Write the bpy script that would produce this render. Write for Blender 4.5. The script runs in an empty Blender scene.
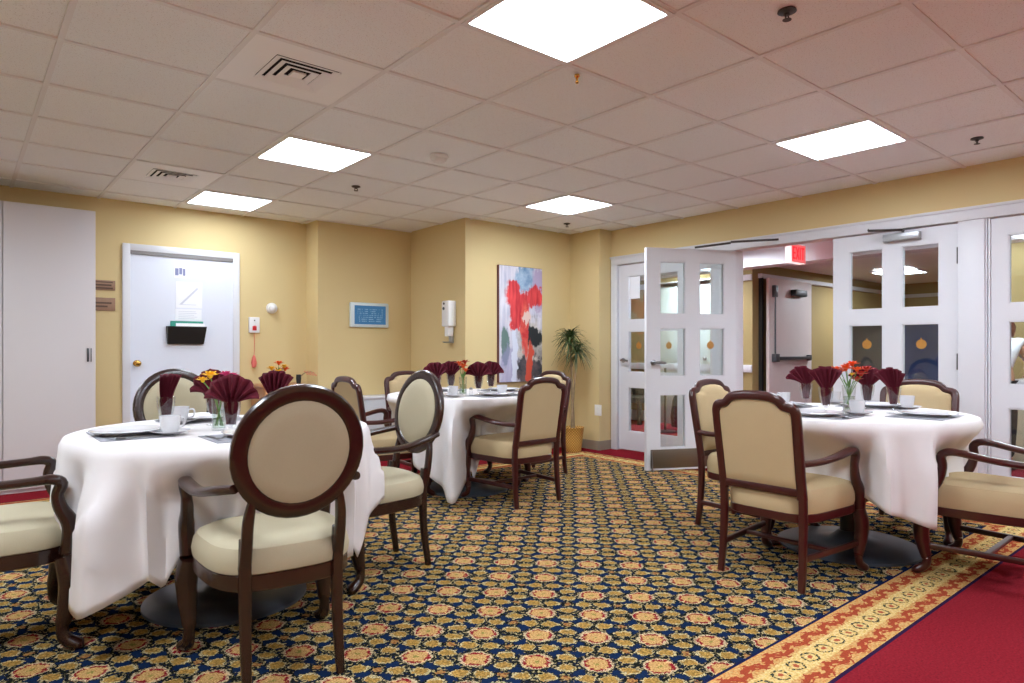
import bpy, bmesh, math, random
from mathutils import Vector, Matrix, Euler
C = bpy.context.scene
COL = C.collection
PI = math.pi
random.seed(7)

# ------------------------------------------------------------------ geometry helpers
class MB:
    """collects geometry and links it as one mesh object"""
    def __init__(self):
        self.v = []; self.f = []; self.mi = []; self.cur = 0
    def add(self, vs, fs):
        o = len(self.v)
        self.v += [tuple(p) for p in vs]
        self.f += [tuple(i + o for i in f) for f in fs]
        self.mi += [self.cur] * len(fs)
        return self
    def box(self, x0, x1, y0, y1, z0, z1, bev=0.0, M=None):
        if bev <= 0:
            vs = [(x, y, z) for z in (z0, z1) for y in (y0, y1) for x in (x0, x1)]
            fs = [(0, 2, 3, 1), (4, 5, 7, 6), (0, 1, 5, 4), (2, 6, 7, 3), (0, 4, 6, 2), (1, 3, 7, 5)]
        else:
            bm = bmesh.new()
            bmesh.ops.create_cube(bm, size=1)
            for p in bm.verts:
                p.co = Vector(((x0 + x1) / 2 + p.co.x * (x1 - x0), (y0 + y1) / 2 + p.co.y * (y1 - y0), (z0 + z1) / 2 + p.co.z * (z1 - z0)))
            bmesh.ops.bevel(bm, geom=bm.edges[:], offset=bev, segments=2, profile=0.5, affect='EDGES')
            bm.verts.index_update()
            vs = [p.co.copy() for p in bm.verts]
            fs = [tuple(p.index for p in f.verts) for f in bm.faces]
            bm.free()
        if M: vs = [M @ Vector(p) for p in vs]
        return self.add(vs, fs)
    def sweep(self, pts, sizes, ref=(1, 0, 0), n=10, power=0.75, closed=False, smooth=0):
        pts = [Vector(p) for p in pts]
        if not isinstance(sizes, list): sizes = [sizes] * len(pts)
        sizes = [(s, s) if not isinstance(s, tuple) else s for s in sizes]
        if smooth:
            np_, ns_ = [], []
            m = len(pts)
            rng = range(m if closed else m - 1)
            for i in rng:
                g = (lambda k: k % m) if closed else (lambda k: max(0, min(m - 1, k)))
                p0, p1, p2, p3 = (pts[g(i + k)] for k in (-1, 0, 1, 2))
                s1, s2 = sizes[g(i)], sizes[g(i + 1)]
                for k in range(smooth):
                    t = k / smooth
                    np_.append(0.5 * ((2 * p1) + (p2 - p0) * t + (2 * p0 - 5 * p1 + 4 * p2 - p3) * t * t + (3 * p1 - p0 - 3 * p2 + p3) * t ** 3))
                    tt = t * t * (3 - 2 * t)
                    ns_.append((s1[0] + (s2[0] - s1[0]) * tt, s1[1] + (s2[1] - s1[1]) * tt))
            if not closed: np_.append(pts[-1]); ns_.append(sizes[-1])
            pts, sizes = np_, ns_
        m = len(pts); vs = []; fs = []
        refs = ref if isinstance(ref, list) else None
        R = Vector(ref if not refs else (1, 0, 0))
        for i, p in enumerate(pts):
            a = pts[(i - 1) % m] if (closed or i > 0) else p
            b = pts[(i + 1) % m] if (closed or i < m - 1) else p
            T = (b - a).normalized()
            r = R
            S = r - T * r.dot(T)
            if S.length < 1e-4: S = T.orthogonal()
            S.normalize(); U = T.cross(S)
            w, h = sizes[i]
            for k in range(n):
                c, s = math.cos(2 * PI * (k + .5) / n), math.sin(2 * PI * (k + .5) / n)
                c = math.copysign(abs(c) ** power, c); s = math.copysign(abs(s) ** power, s)
                vs.append(p + S * (c * w) + U * (s * h))
        for i in range(m if closed else m - 1):
            j = (i + 1) % m
            for k in range(n):
                l = (k + 1) % n
                fs.append((i * n + k, i * n + l, j * n + l, j * n + k))
        if not closed:
            fs.append(tuple(range(n))[::-1]); fs.append(tuple((m - 1) * n + k for k in range(n)))
        return self.add(vs, fs)
    def lathe(self, prof, n=24, M=None, cap=True):
        vs = []; fs = []
        m = len(prof)
        for r, z in prof:
            for k in range(n):
                a = 2 * PI * k / n
                vs.append(Vector((r * math.cos(a), r * math.sin(a), z)))
        for i in range(m - 1):
            for k in range(n):
                l = (k + 1) % n
                fs.append((i * n + k, i * n + l, (i + 1) * n + l, (i + 1) * n + k))
        if cap:
            fs.append(tuple(range(n))[::-1]); fs.append(tuple((m - 1) * n + k for k in range(n)))
        if M: vs = [M @ p for p in vs]
        return self.add(vs, fs)
    def pillow(self, outline, layers, fn):
        """outline of (u,v); layers of (scale or inset, w); fn maps (u,v,w) to a point"""
        n = len(outline); cu = sum(p[0] for p in outline) / n; cv = sum(p[1] for p in outline) / n
        rad = max(math.hypot(p[0] - cu, p[1] - cv) for p in outline)
        vs = []; fs = []
        for ins, w in layers:
            for u, v in outline:
                L = math.hypot(u - cu, v - cv); s = max(0.02, (L - ins * L / rad * 1.0) / L) if ins < rad else .02
                s = max(.02, 1 - ins / rad)
                vs.append(Vector(fn(cu + (u - cu) * s, cv + (v - cv) * s, w)))
        m = len(layers)
        for i in range(m - 1):
            for k in range(n):
                l = (k + 1) % n
                fs.append((i * n + k, i * n + l, (i + 1) * n + l, (i + 1) * n + k))
        fs.append(tuple(range(n))[::-1]); fs.append(tuple((m - 1) * n + k for k in range(n)))
        return self.add(vs, fs)
    def sphere(self, c, r, n=10, sc=(1, 1, 1)):
        prof = [(max(1e-4, math.sin(PI * i / n)), -math.cos(PI * i / n)) for i in range(n + 1)]
        M = Matrix.Translation(c) @ Matrix.Diagonal((r * sc[0], r * sc[1], r * sc[2], 1))
        return self.lathe(prof, max(8, n + 2), M)
    def disc(self, c, nrm, r, n=16, th=.002):
        q = Vector(nrm).to_track_quat('Z', 'Y').to_matrix().to_4x4()
        return self.lathe([(r, 0), (r, th)], n, Matrix.Translation(c) @ q)
    def build(self, name, mats, parent=None, angle=35, smooth=True):
        me = bpy.data.meshes.new(name)
        me.from_pydata(self.v, [], self.f)
        mats = mats if isinstance(mats, (list, tuple)) else [mats]
        for m in mats: me.materials.append(m)
        if len(mats) > 1: me.polygons.foreach_set('material_index', self.mi)
        bm = bmesh.new(); bm.from_mesh(me)
        bmesh.ops.recalc_face_normals(bm, faces=bm.faces[:])
        bm.to_mesh(me); bm.free()
        if smooth:
            me.polygons.foreach_set('use_smooth', [True] * len(me.polygons))
            me.set_sharp_from_angle(angle=math.radians(angle))
        me.update()
        o = bpy.data.objects.new(name, me)
        COL.objects.link(o)
        if parent: o.parent = parent
        return o

def tag(o, label=None, cat=None, group=None, kind=None):
    if label: o['label'] = label
    if cat: o['category'] = cat
    if group: o['group'] = group
    if kind: o['kind'] = kind
    return o
def empty(name, loc=(0, 0, 0), rz=0, label=None, cat=None, group=None):
    o = bpy.data.objects.new(name, None); COL.objects.link(o)
    o.location = loc; o.rotation_euler = (0, 0, rz); o.empty_display_size = .1
    return tag(o, label, cat, group)
def copy_tree(o, parent=None):
    c = o.copy(); COL.objects.link(c)
    if parent: c.parent = parent
    for ch in [k for k in bpy.data.objects if k.parent == o]: copy_tree(ch, c)
    return c
def struct(o): return tag(o, kind='structure')

# ------------------------------------------------------------------ materials
def lin(c):
    return tuple((x / 255 / 12.92) if x / 255 <= .04045 else (((x / 255) + .055) / 1.055) ** 2.4 for x in c) + (1,)
class N:
    """a value in a shader node tree, with arithmetic"""
    nt = None
    def __init__(s, sock): s.s = sock
    @staticmethod
    def m(op, *a):
        n = N.nt.nodes.new('ShaderNodeMath'); n.operation = op
        for i, x in enumerate(a):
            if isinstance(x, N): N.nt.links.new(x.s, n.inputs[i])
            else: n.inputs[i].default_value = x
        return N(n.outputs[0])
    def __add__(s, o): return N.m('ADD', s, o)
    __radd__ = __add__
    def __sub__(s, o): return N.m('SUBTRACT', s, o)
    def __rsub__(s, o): return N.m('SUBTRACT', o, s)
    def __mul__(s, o): return N.m('MULTIPLY', s, o)
    __rmul__ = __mul__
    def __truediv__(s, o): return N.m('DIVIDE', s, o)
    def abs(s): return N.m('ABSOLUTE', s)
    def lt(s, o): return N.m('LESS_THAN', s, o)
    def gt(s, o): return N.m('GREATER_THAN', s, o)
    def frac(s): return N.m('FRACT', s)
    def sin(s): return N.m('SINE', s)
    def floor(s): return N.m('FLOOR', s)
    def min(s, o): return N.m('MINIMUM', s, o)
    def max(s, o): return N.m('MAXIMUM', s, o)
    def hyp(s, o): return N.m('SQRT', s * s + o * o)
def band(x, lo, hi): return x.gt(lo) * x.lt(hi)
def mixc(f, a, b):
    n = N.nt.nodes.new('ShaderNodeMix'); n.data_type = 'RGBA'
    for i, x in ((0, f), (6, a), (7, b)):
        if isinstance(x, N): N.nt.links.new(x.s, n.inputs[i])
        elif i == 0: n.inputs[0].default_value = x
        else: n.inputs[i].default_value = x
    return N(n.outputs[2])
def new_mat(name):
    m = bpy.data.materials.new(name); m.use_nodes = True
    N.nt = m.node_tree
    return m, m.node_tree, m.node_tree.nodes['Principled BSDF']
def coords(kind='Object', loc=None, scale=None, rot=None):
    t = N.nt.nodes.new('ShaderNodeTexCoord'); s = t.outputs[kind]
    if scale or rot or loc:
        mp = N.nt.nodes.new('ShaderNodeMapping'); N.nt.links.new(s, mp.inputs[0])
        if scale: mp.inputs['Scale'].default_value = scale
        if rot: mp.inputs['Rotation'].default_value = rot
        if loc: mp.inputs['Location'].default_value = loc
        s = mp.outputs[0]
    return s
def noise(vec, scale, detail=3, rough=.5, out=0):
    n = N.nt.nodes.new('ShaderNodeTexNoise'); n.inputs['Scale'].default_value = scale
    n.inputs['Detail'].default_value = detail; n.inputs['Roughness'].default_value = rough
    if vec is not None: N.nt.links.new(vec, n.inputs['Vector'])
    return N(n.outputs[out])
def world_xy():
    g = N.nt.nodes.new('ShaderNodeNewGeometry'); s = N.nt.nodes.new('ShaderNodeSeparateXYZ')
    N.nt.links.new(g.outputs['Position'], s.inputs[0])
    return N(s.outputs[0]), N(s.outputs[1]), N(s.outputs[2]), g.outputs['Position']
def bump(b, h, strength, dist):
    n = N.nt.nodes.new('ShaderNodeBump'); n.inputs['Strength'].default_value = strength; n.inputs['Distance'].default_value = dist
    N.nt.links.new(h.s, n.inputs['Height']); N.nt.links.new(n.outputs[0], b.inputs['Normal'])
def mat(name, c, rough=.5, metal=0, var=0, vscale=8, bmp=0, bscale=60, spec=.5, sheen=0, coat=0, stretch=None, emit=None, estr=0):
    m, nt, b = new_mat(name)
    col = lin(c)
    b.inputs['Roughness'].default_value = rough; b.inputs['Metallic'].default_value = metal
    b.inputs['Specular IOR Level'].default_value = spec
    b.inputs['Sheen Weight'].default_value = sheen
    b.inputs['Coat Weight'].default_value = coat; b.inputs['Coat Roughness'].default_value = .15
    vec = coords('Object', scale=stretch) if stretch else coords('Object')
    if var:
        f = noise(vec, vscale, 4)
        d = tuple(x * (1 - var) for x in col[:3]) + (1,); e = tuple(min(1, x * (1 + var)) for x in col[:3]) + (1,)
        c_ = mixc(f, d, e); nt.links.new(c_.s, b.inputs['Base Color'])
    else: b.inputs['Base Color'].default_value = col
    if bmp: bump(b, noise(vec, bscale, 3), bmp, .002)
    if emit: b.inputs['Emission Color'].default_value = lin(emit); b.inputs['Emission Strength'].default_value = estr
    return m

M = {}
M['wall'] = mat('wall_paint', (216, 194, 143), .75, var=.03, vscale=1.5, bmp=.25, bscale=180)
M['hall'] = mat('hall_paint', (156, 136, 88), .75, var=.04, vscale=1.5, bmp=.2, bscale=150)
M['white'] = mat('white_paint', (216, 216, 221), .42, var=.01)
M['panelwhite'] = mat('cabinet_white', (208, 202, 204), .5, var=.015, vscale=2)
M['doorwhite'] = mat('door_white', (222, 226, 238), .4, var=.012, vscale=2)
M['base'] = mat('baseboard_vinyl', (150, 136, 118), .6)
M['oak_dark'] = mat('walnut_wood', (38, 16, 11), .26, var=.45, vscale=6, stretch=(1, 1, .25), coat=.35, bmp=.1, bscale=40)
M['mahog'] = mat('mahogany_wood', (58, 16, 15), .28, var=.4, vscale=6, stretch=(1, 1, .25), coat=.35, bmp=.1, bscale=40)
M['tan'] = mat('tan_wood', (176, 124, 76), .5, var=.25, vscale=5, stretch=(3, 3, .4))
M['black'] = mat('black_enamel', (22, 22, 24), .45, var=.2)
M['basegrey'] = mat('table_base_enamel', (66, 72, 82), .36, var=.2, vscale=5)
M['china'] = mat('white_china', (212, 212, 215), .15, coat=.4)
M['steel'] = mat('steel', (150, 150, 154), .3, metal=1)
M['alu'] = mat('aluminium', (176, 178, 182), .4, metal=.6)
M['darkmetal'] = mat('dark_bronze', (70, 66, 64), .4, metal=.6)
M['brass'] = mat('brass', (214, 170, 90), .22, metal=1)
M['kick'] = mat('kick_plate_metal', (120, 108, 94), .4, metal=.75, var=.1, stretch=(1, 1, 30), vscale=4)
M['frost'] = mat('black_plastic', (24, 22, 24), .35, var=.2)
M['green'] = mat('green_folder', (40, 140, 120), .6)
M['paper'] = mat('paper', (240, 241, 246), .8)
M['ink'] = mat('printing_ink', (130, 134, 170), .8)
M['signbrown'] = mat('sign_brown', (150, 116, 92), .5, var=.15, vscale=40)
M['signink'] = mat('sign_lettering', (92, 66, 50), .5)
M['plastic'] = mat('white_plastic', (232, 232, 232), .35)
M['greyplastic'] = mat('grey_plastic', (70, 72, 76), .35)
M['red'] = mat('red_plastic', (200, 40, 50), .4)
M['pink'] = mat('pink_plastic', (222, 110, 100), .5)
M['mat_grey'] = mat('placemat_weave', (146, 146, 152), .8, var=.12, vscale=60, bmp=.4, bscale=300)
M['darkglass'] = mat('dark_window_glass', (38, 62, 108), .3, var=.6, vscale=3, spec=.2)
M['charcoal'] = mat('charcoal_laminate', (60, 60, 60), .5, var=.1)
M['beige'] = mat('beige_laminate', (202, 190, 160), .5, var=.05)
M['stem'] = mat('stem_green', (90, 130, 60), .6, var=.2)
M['leaf'] = mat('leaf_green', (66, 84, 44), .5, var=.45, vscale=4)
M['trunk'] = mat('cane_bark', (150, 128, 98), .8, var=.3, vscale=20, stretch=(1, 1, 3))
M['orange'] = mat('orange_petal', (240, 96, 20), .6, var=.3, vscale=15)
M['yellow'] = mat('yellow_petal', (250, 190, 20), .6, var=.2, vscale=15)
M['magenta'] = mat('magenta_petal', (205, 30, 110), .6, var=.2, vscale=15)
M['redpetal'] = mat('red_petal', (190, 50, 20), .6, var=.3, vscale=15)
M['coat'] = mat('white_coat_cloth', (222, 226, 232), .85, var=.06)
M['trouser'] = mat('black_trouser_cloth', (26, 26, 30), .9)
M['skin'] = mat('skin', (190, 140, 112), .55)
M['hair'] = mat('dark_red_hair', (92, 34, 30), .6, var=.3, vscale=40)
M['decal'] = mat('orange_decal', (238, 150, 60), .6, var=.25, vscale=30)
M['frame_screen'] = mat('pale_blue_bezel', (206, 220, 224), .35)
M['hairline'] = mat('seam_shadow_gap', (120, 114, 116), .7)
M['shoe'] = mat('shoe_leather', (20, 20, 20), .4)

def m_fabric(name, c, sc=420):
    m, nt, b = new_mat(name)
    v = coords('Object'); f = noise(v, sc, 2); g = noise(v, 6, 3)
    c1 = lin(c); d = tuple(x * .86 for x in c1[:3]) + (1,); e = tuple(min(1, x * 1.1) for x in c1[:3]) + (1,)
    x = mixc(f * .6 + g * .4, d, e)
    nt.links.new(x.s, b.inputs['Base Color']); b.inputs['Roughness'].default_value = .8
    b.inputs['Sheen Weight'].default_value = .0; b.inputs['Specular IOR Level'].default_value = .3; bump(b, f, .15, .001)
    return m
M['tan_fabric'] = m_fabric('tan_vinyl_fabric', (184, 162, 124))
M['grey_fabric'] = m_fabric('sage_beige_fabric', (174, 164, 138))
M['napkin'] = m_fabric('burgundy_linen', (88, 14, 32))
def m_cloth():
    m, nt, b = new_mat('white_tablecloth_linen')
    v = coords('Object'); f = noise(v, 300, 2); g = noise(v, 5, 3)
    x = mixc(g, lin((208, 203, 202)), lin((221, 217, 217)))
    nt.links.new(x.s, b.inputs['Base Color']); b.inputs['Roughness'].default_value = .85; bump(b, f, .12, .001)
    return m
M['cloth'] = m_cloth()

def m_thin_glass(name, tint=(246, 250, 250), k=.05):
    m, nt, b = new_mat(name)
    nt.nodes.remove(b)
    out = nt.nodes['Material Output']
    tr = nt.nodes.new('ShaderNodeBsdfTransparent'); tr.inputs[0].default_value = lin(tint)
    gl = nt.nodes.new('ShaderNodeBsdfGlossy'); gl.inputs['Roughness'].default_value = .03
    fr = nt.nodes.new('ShaderNodeLayerWeight'); fr.inputs[0].default_value = .5
    mx = nt.nodes.new('ShaderNodeMixShader')
    g = N(fr.outputs['Facing'])
    f = (g * g * g * .55 + (.035 + k)).min(1.0)
    nt.links.new(f.s, mx.inputs[0]); nt.links.new(tr.outputs[0], mx.inputs[1]); nt.links.new(gl.outputs[0], mx.inputs[2])
    nt.links.new(mx.outputs[0], out.inputs['Surface'])
    return m
M['pane'] = m_thin_glass('door_pane_glass')
M['glass'] = m_thin_glass('stemware_glass', (252, 253, 254), .03)
M['water'] = m_thin_glass('vase_water', (236, 244, 236), .0)

def m_emit(name, c, s):
    m, nt, b = new_mat(name)
    b.inputs['Base Color'].default_value = lin(c); b.inputs['Emission Color'].default_value = lin(c); b.inputs['Emission Strength'].default_value = s
    return m
M['lamp'] = m_emit('light_diffuser', (231, 242, 254), 36)
M['lamp_low'] = m_emit('light_diffuser_dim', (231, 242, 254), 18)
M['lamp_high'] = m_emit('light_diffuser_bright', (231, 242, 254), 61)
M['halllamp'] = m_emit('hall_light_diffuser', (236, 244, 255), 58)
M['exit_red'] = m_emit('exit_sign_red', (255, 30, 45), 1.1)
M['exit_white'] = m_emit('exit_sign_white', (255, 232, 232), 1.0)

def m_ceiling():
    m, nt, b = new_mat('ceiling_tile')
    X, Y, Z, pos = world_xy()
    f = noise(pos, 160, 2); g = noise(pos, 45, 3)
    tx = ((X - .9487) / .6096).floor(); ty = ((Y - 2.798) / .6096).floor()
    r = ((tx * 12.9898 + ty * 78.233).sin() * 43758.5).frac()
    base = mixc(r, lin((240, 244, 245)), lin((245, 248, 249)))
    c = mixc(f.lt(.36) * .5, base, lin((186, 178, 174)))
    c = mixc(band(g, .62, 1) * .3, c, lin((244, 240, 238)))
    nt.links.new(c.s, b.inputs['Base Color']); b.inputs['Roughness'].default_value = .95
    bump(b, f, .3, .003)
    return m
M['tile'] = m_ceiling()
M['tbar'] = mat('ceiling_grid_metal', (232, 232, 232), .5)
M['vent'] = mat('vent_enamel', (246, 247, 248), .4)
M['ventdark'] = mat('duct_dark', (14, 13, 13), .9)

def m_carpet():
    m, nt, b = new_mat('patterned_carpet')
    X, Y, Z, pos = world_xy()
    hc = lambda f: ((f - .5) * 3.2 + .5).max(0.0).min(1.0)
    nz = noise(pos, 34, 2); nz2r = noise(pos, 90, 2); nz2 = hc(nz2r); nz3 = noise(pos, 1.6, 2)
    dX = (nz - .5) * .034 + (nz2r - .5) * .03; dY = (noise(pos, 41, 2) - .5) * .034 + (noise(pos, 97, 2) - .5) * .022
    # --- field pattern: lattice turned 45 degrees, step .2172
    s = .2172; k = math.sqrt(.5)
    U = ((X + dX - 1.272) * k + (Y + dY - 2.058) * k) / s
    V = ((Y + dY - 2.058) * k - (X + dX - 1.272) * k) / s
    qx = ((U + .5).frac() - .5).abs(); qy = ((V + .5).frac() - .5).abs()
    navy = lin((20, 32, 64)); dark = lin((24, 28, 24)); gold = lin((186, 144, 80)); golddk = lin((140, 108, 58)); cream = lin((206, 186, 142))
    red = lin((150, 34, 44)); pinkc = lin((226, 178, 124))
    olive = lin((124, 116, 70)); finer = noise(pos, 190, 2); fine = hc(finer)
    wisp = noise(pos, 75, 2)
    c = mixc(wisp.gt(.57), dark, mixc(fine, olive, cream))
    c = mixc(wisp.lt(.40), c, navy)
    ns = ((qx - .315) / .128).hyp((qy - .315) / .118)
    c = mixc(ns.lt(1.0), c, mixc(fine, navy, lin((18, 44, 78))))
    sx = (U + .5).frac() - .5; sy = (V + .5).frac() - .5
    def blob(c, ax, ay, rx, ry, tone):
        e = ((qx - ax) / rx).hyp((qy - ay) / ry)
        e2 = ((qx - ax + .018) / rx).hyp((qy - ay + .012) / ry)
        c = mixc(e.lt(1.20), c, dark)
        c = mixc(e.lt(1.08) * fine.gt(.22), c, mixc(fine, olive, lin((226, 208, 162))))
        c = mixc(e2.lt(.80), c, tone)
        return c
    tone = mixc(nz2, lin((128, 98, 44)), lin((206, 160, 82)))
    tone = mixc(fine.gt(.58) * .6, tone, lin((120, 100, 50)))
    c = blob(c, .5, .190, .118, .150, tone)
    c = blob(c, .190, .5, .112, .152, tone)
    c = blob(c, .5, .5, .06, .07, mixc(nz2, lin((120, 60, 36)), gold))
    r = qx.hyp(qy); r = r + (finer - .5) * .09
    c = mixc(r.lt(.305), c, dark)
    c = mixc(r.lt(.280) * fine.gt(.25), c, mixc(fine, lin((150, 136, 90)), lin((230, 206, 170))))
    c = mixc(r.lt(.232), c, mixc(fine, lin((120, 22, 34)), red))
    c = mixc(r.lt(.232) * (qx - qy).abs().lt(.035), c, pinkc)
    c = mixc(r.lt(.180), c, mixc(fine, lin((158, 118, 60)), lin((226, 184, 122))))
    c = mixc(r.lt(.040), c, lin((140, 132, 66)))
    field = c
    # --- border band
    d1 = Y - 1.285
    dA = (4.96 - X).min(4.80 - Y); dB = (2.3 - X).min(5.75 - Y)
    dw = dA.max(dB)
    d = d1.min(dw)
    along = X * d1.lt(dw) + Y * d1.gt(dw)
    t = (0.0 - d)                                    # 0 at the field edge, .285 at the outer line
    al = along + dX * .6; tt = t + dY * .6
    rust = lin((164, 72, 48)); orange = lin((196, 130, 72)); yel = lin((210, 176, 114))
    bc = mixc(nz2, orange, yel)
    # inner and outer wave of rust leaves
    w1 = (tt - .062 - (al * 44.0).sin() * .016).abs(); w2 = (tt - .226 - (al * 44.0 + 1.5).sin() * .016).abs()
    bc = mixc(w1.lt(.024) * (((al * 130.0).sin() + (tt * 230.0).sin()).lt(.35)), bc, rust)
    bc = mixc(w2.lt(.024) * (((al * 130.0).sin() + (tt * 230.0).sin()).lt(.35)), bc, rust)
    bc = mixc(w1.lt(.010), bc, rust); bc = mixc(w2.lt(.010), bc, rust)
    mid = (tt - .144).abs()
    bc = mixc(mid.lt(.047), bc, mixc(nz2, lin((206, 170, 96)), lin((232, 204, 146))))
    pa = ((al / .105).frac() - .5) * .105
    rr = (pa / .036).hyp((tt - .144) / .030)
    bc = mixc(band(rr, .75, 1.05) * nz2r.gt(.45), bc, lin((52, 56, 48)))
    bc = mixc(rr.lt(.35), bc, lin((176, 90, 60)))
    bc = mixc(t.lt(.012), bc, lin((26, 30, 66)))
    bc = mixc(t.gt(.270), bc, lin((44, 28, 60)))
    redc = mixc(nz3 * .6 + nz2 * .4, lin((120, 24, 34)), lin((146, 40, 50)))
    c = mixc(t.gt(0.0), field, bc)
    c = mixc(t.gt(.285), c, redc)
    c = mixc(hc(noise(pos, 150, 3)) * .38, c, lin((30, 26, 24)))
    nt.links.new(c.s, b.inputs['Base Color']); b.inputs['Roughness'].default_value = .95
    b.inputs['Specular IOR Level'].default_value = .0
    bump(b, noise(pos, 500, 2), .5, .004)
    return m
M['carpet'] = m_carpet()
def m_redcarpet():
    m, nt, b = new_mat('hall_red_carpet')
    X, Y, Z, pos = world_xy()
    c = mixc(noise(pos, 30, 3), lin((112, 36, 44)), lin((146, 58, 66)))
    nt.links.new(c.s, b.inputs['Base Color']); b.inputs['Roughness'].default_value = .95; b.inputs['Specular IOR Level'].default_value = .0
    bump(b, noise(pos, 400, 2), .4, .004)
    return m
M['hallcarpet'] = m_redcarpet()

def m_painting():
    """abstract paint: local x across 0..1, z up 0..1"""
    m, nt, b = new_mat('abstract_painting')
    vec = coords('Object'); s = nt.nodes.new('ShaderNodeSeparateXYZ'); nt.links.new(vec, s.inputs[0])
    n1 = noise(vec, 4.5, 4, .6); n2 = noise(vec, 9, 4, .6); st = noise(coords('Object', scale=(22, 1, 3)), 1, 3)
    x = N(s.outputs[0]) + (n1 - .5) * .16; z = N(s.outputs[2]) + (n2 - .5) * .26 + (st - .5) * .22
    x = x / .613; z = z / 1.235
    n3 = noise(vec, 22, 3, .6)
    sc_ = lambda f: f.max(0.0).min(1.0)
    hcn = lambda f: sc_((f - .5) * 3.0 + .5)
    def el(cx, cz, rx, rz, soft=4.0, br=.8): return sc_((1.0 - ((x - cx) / rx).hyp((z - cz) / rz)) * soft + .5 + (n3 - .5) * br * 2.0)
    s1 = hcn(st); s2 = hcn(n2)
    c = mixc(s1, lin((160, 166, 192)), lin((226, 222, 230)))
    c = mixc(s2 * .5, c, lin((206, 198, 204)))
    c = mixc(el(.60, .90, .24, .12), c, mixc(s2, lin((92, 132, 172)), lin((170, 190, 208))))
    c = mixc(el(.92, .80, .16, .22), c, lin((172, 158, 188)))
    c = mixc(el(.75, .28, .34, .26), c, mixc(s2, lin((132, 124, 122)), lin((208, 200, 192))))
    c = mixc(el(.14, .30, .10, .16), c, lin((96, 122, 116)))
    c = mixc(el(.22, .14, .20, .16) * .6, c, lin((150, 146, 186)))
    c = mixc(el(.80, .40, .20, .09), c, lin((32, 38, 42)))
    c = mixc(el(.70, .10, .34, .12), c, mixc(s2, lin((38, 44, 54)), lin((104, 90, 92))))
    c = mixc(el(.35, .20, .06, .30), c, lin((212, 216, 230)))
    redm = mixc(s1, lin((170, 24, 44)), lin((232, 78, 78)))
    for q in ((.32, .76, .18, .12), (.40, .64, .18, .11), (.52, .68, .16, .10), (.82, .74, .20, .10), (.40, .52, .13, .08)): c = mixc(el(*q), c, redm)
    c = mixc(el(.58, .46, .09, .24), c, mixc(s2, lin((196, 44, 50)), lin((226, 104, 86))))
    c = mixc(el(.70, .17, .07, .17), c, lin((206, 78, 56)))
    c = mixc(el(.62, .56, .10, .05), c, lin((220, 190, 180)))
    nt.links.new(c.s, b.inputs['Base Color']); b.inputs['Roughness'].default_value = .6
    return m
M['painting'] = m_painting()
def m_screen():
    m, nt, b = new_mat('lit_screen')
    s = nt.nodes.new('ShaderNodeSeparateXYZ'); nt.links.new(coords('Object'), s.inputs[0])
    X, Z = N(s.outputs[0]), N(s.outputs[2])
    row = (Z / .021).frac(); txt = row.gt(.62) * noise(coords('Object', scale=(60, 1, 12)), 1, 1).gt(.5) * X.abs().lt(.15) * Z.abs().lt(.075)
    c = mixc(txt * .5, lin((52, 104, 146)), lin((150, 188, 214)))
    nt.links.new(c.s, b.inputs['Base Color']); nt.links.new(c.s, b.inputs['Emission Color']); b.inputs['Emission Strength'].default_value = .35
    b.inputs['Roughness'].default_value = .2
    return m
M['screen'] = m_screen()
def m_basket():
    m, nt, b = new_mat('golden_wicker')
    s = nt.nodes.new('ShaderNodeSeparateXYZ'); nt.links.new(coords('Object'), s.inputs[0])
    X, Y, Z = (N(s.outputs[i]) for i in range(3))
    a = N.m('ARCTAN2', Y, X)
    w = (a * 24.0).sin() * (Z * 210.0).sin()
    c = mixc(w * .5 + .5, lin((140, 92, 30)), lin((236, 190, 100)))
    nt.links.new(c.s, b.inputs['Base Color']); b.inputs['Roughness'].default_value = .6; bump(b, w, .6, .004)
    return m
M['basket'] = m_basket()

# ------------------------------------------------------------------ setting
H = 2.4295
G = .6096; GX, GY = .9487, 2.798
X0, Y0 = -3.3, -3.4
XR, XB = 5.62, 5.76
hall_ceiling = 2.27

def struct_box(name, boxes, m, bev=0):
    b = MB()
    for x in boxes: b.box(*x, bev=bev)
    return struct(b.build(name, m, smooth=bev > 0))

struct_box('floor', [(X0, XR + .02, Y0, 6.9, -.1, 0)], M['carpet'])
struct_box('floor_hall', [(XR + .02, 13.2, -1.2, 8, -.1, 0)], M['hallcarpet'])
# ceiling with openings for the recessed lamps and diffusers
lights = [(1, -2), (1, 2), (1, 5), (5, 2), (5, -2), (-3, -2), (-3, 2), (1, -6), (5, -6), (-3, -6)]
vents = [(0, 0), (0, 4)]
def cell(a, b): return GX + G * a, GX + G * (a + 1), GY + G * b, GY + G * (b + 1)
holes = set(lights) | set(vents)
cb = MB()
for a in range(-7, 8):
    for b_ in range(-11, 7):
        if (a, b_) in holes: continue
        x0, x1, y0, y1 = cell(a, b_)
        x0, x1, y0, y1 = max(x0, X0), min(x1, XR + .14), max(y0, Y0), min(y1, 6.9)
        if x1 - x0 < .005 or y1 - y0 < .005: continue
        dz = random.Random(a * 31 + b_).uniform(0, .003)
        cb.box(x0, x1, y0, y1, H + .007 + dz, H + .05)
struct(cb.build('ceiling', M['tile'], smooth=False))
tb = MB()
for a in range(-7, 8):
    x = GX + G * a
    if X0 < x < XR: tb.box(x - .012, x + .012, Y0, 6.8, H, H + .012)
for b_ in range(-10, 8):
    y = GY + G * b_
    if Y0 < y < 6.8: tb.box(X0, XR, y - .012, y + .012, H + .0005, H + .0125)
struct(tb.build('trim_1', M['tbar'], smooth=False))

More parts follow.
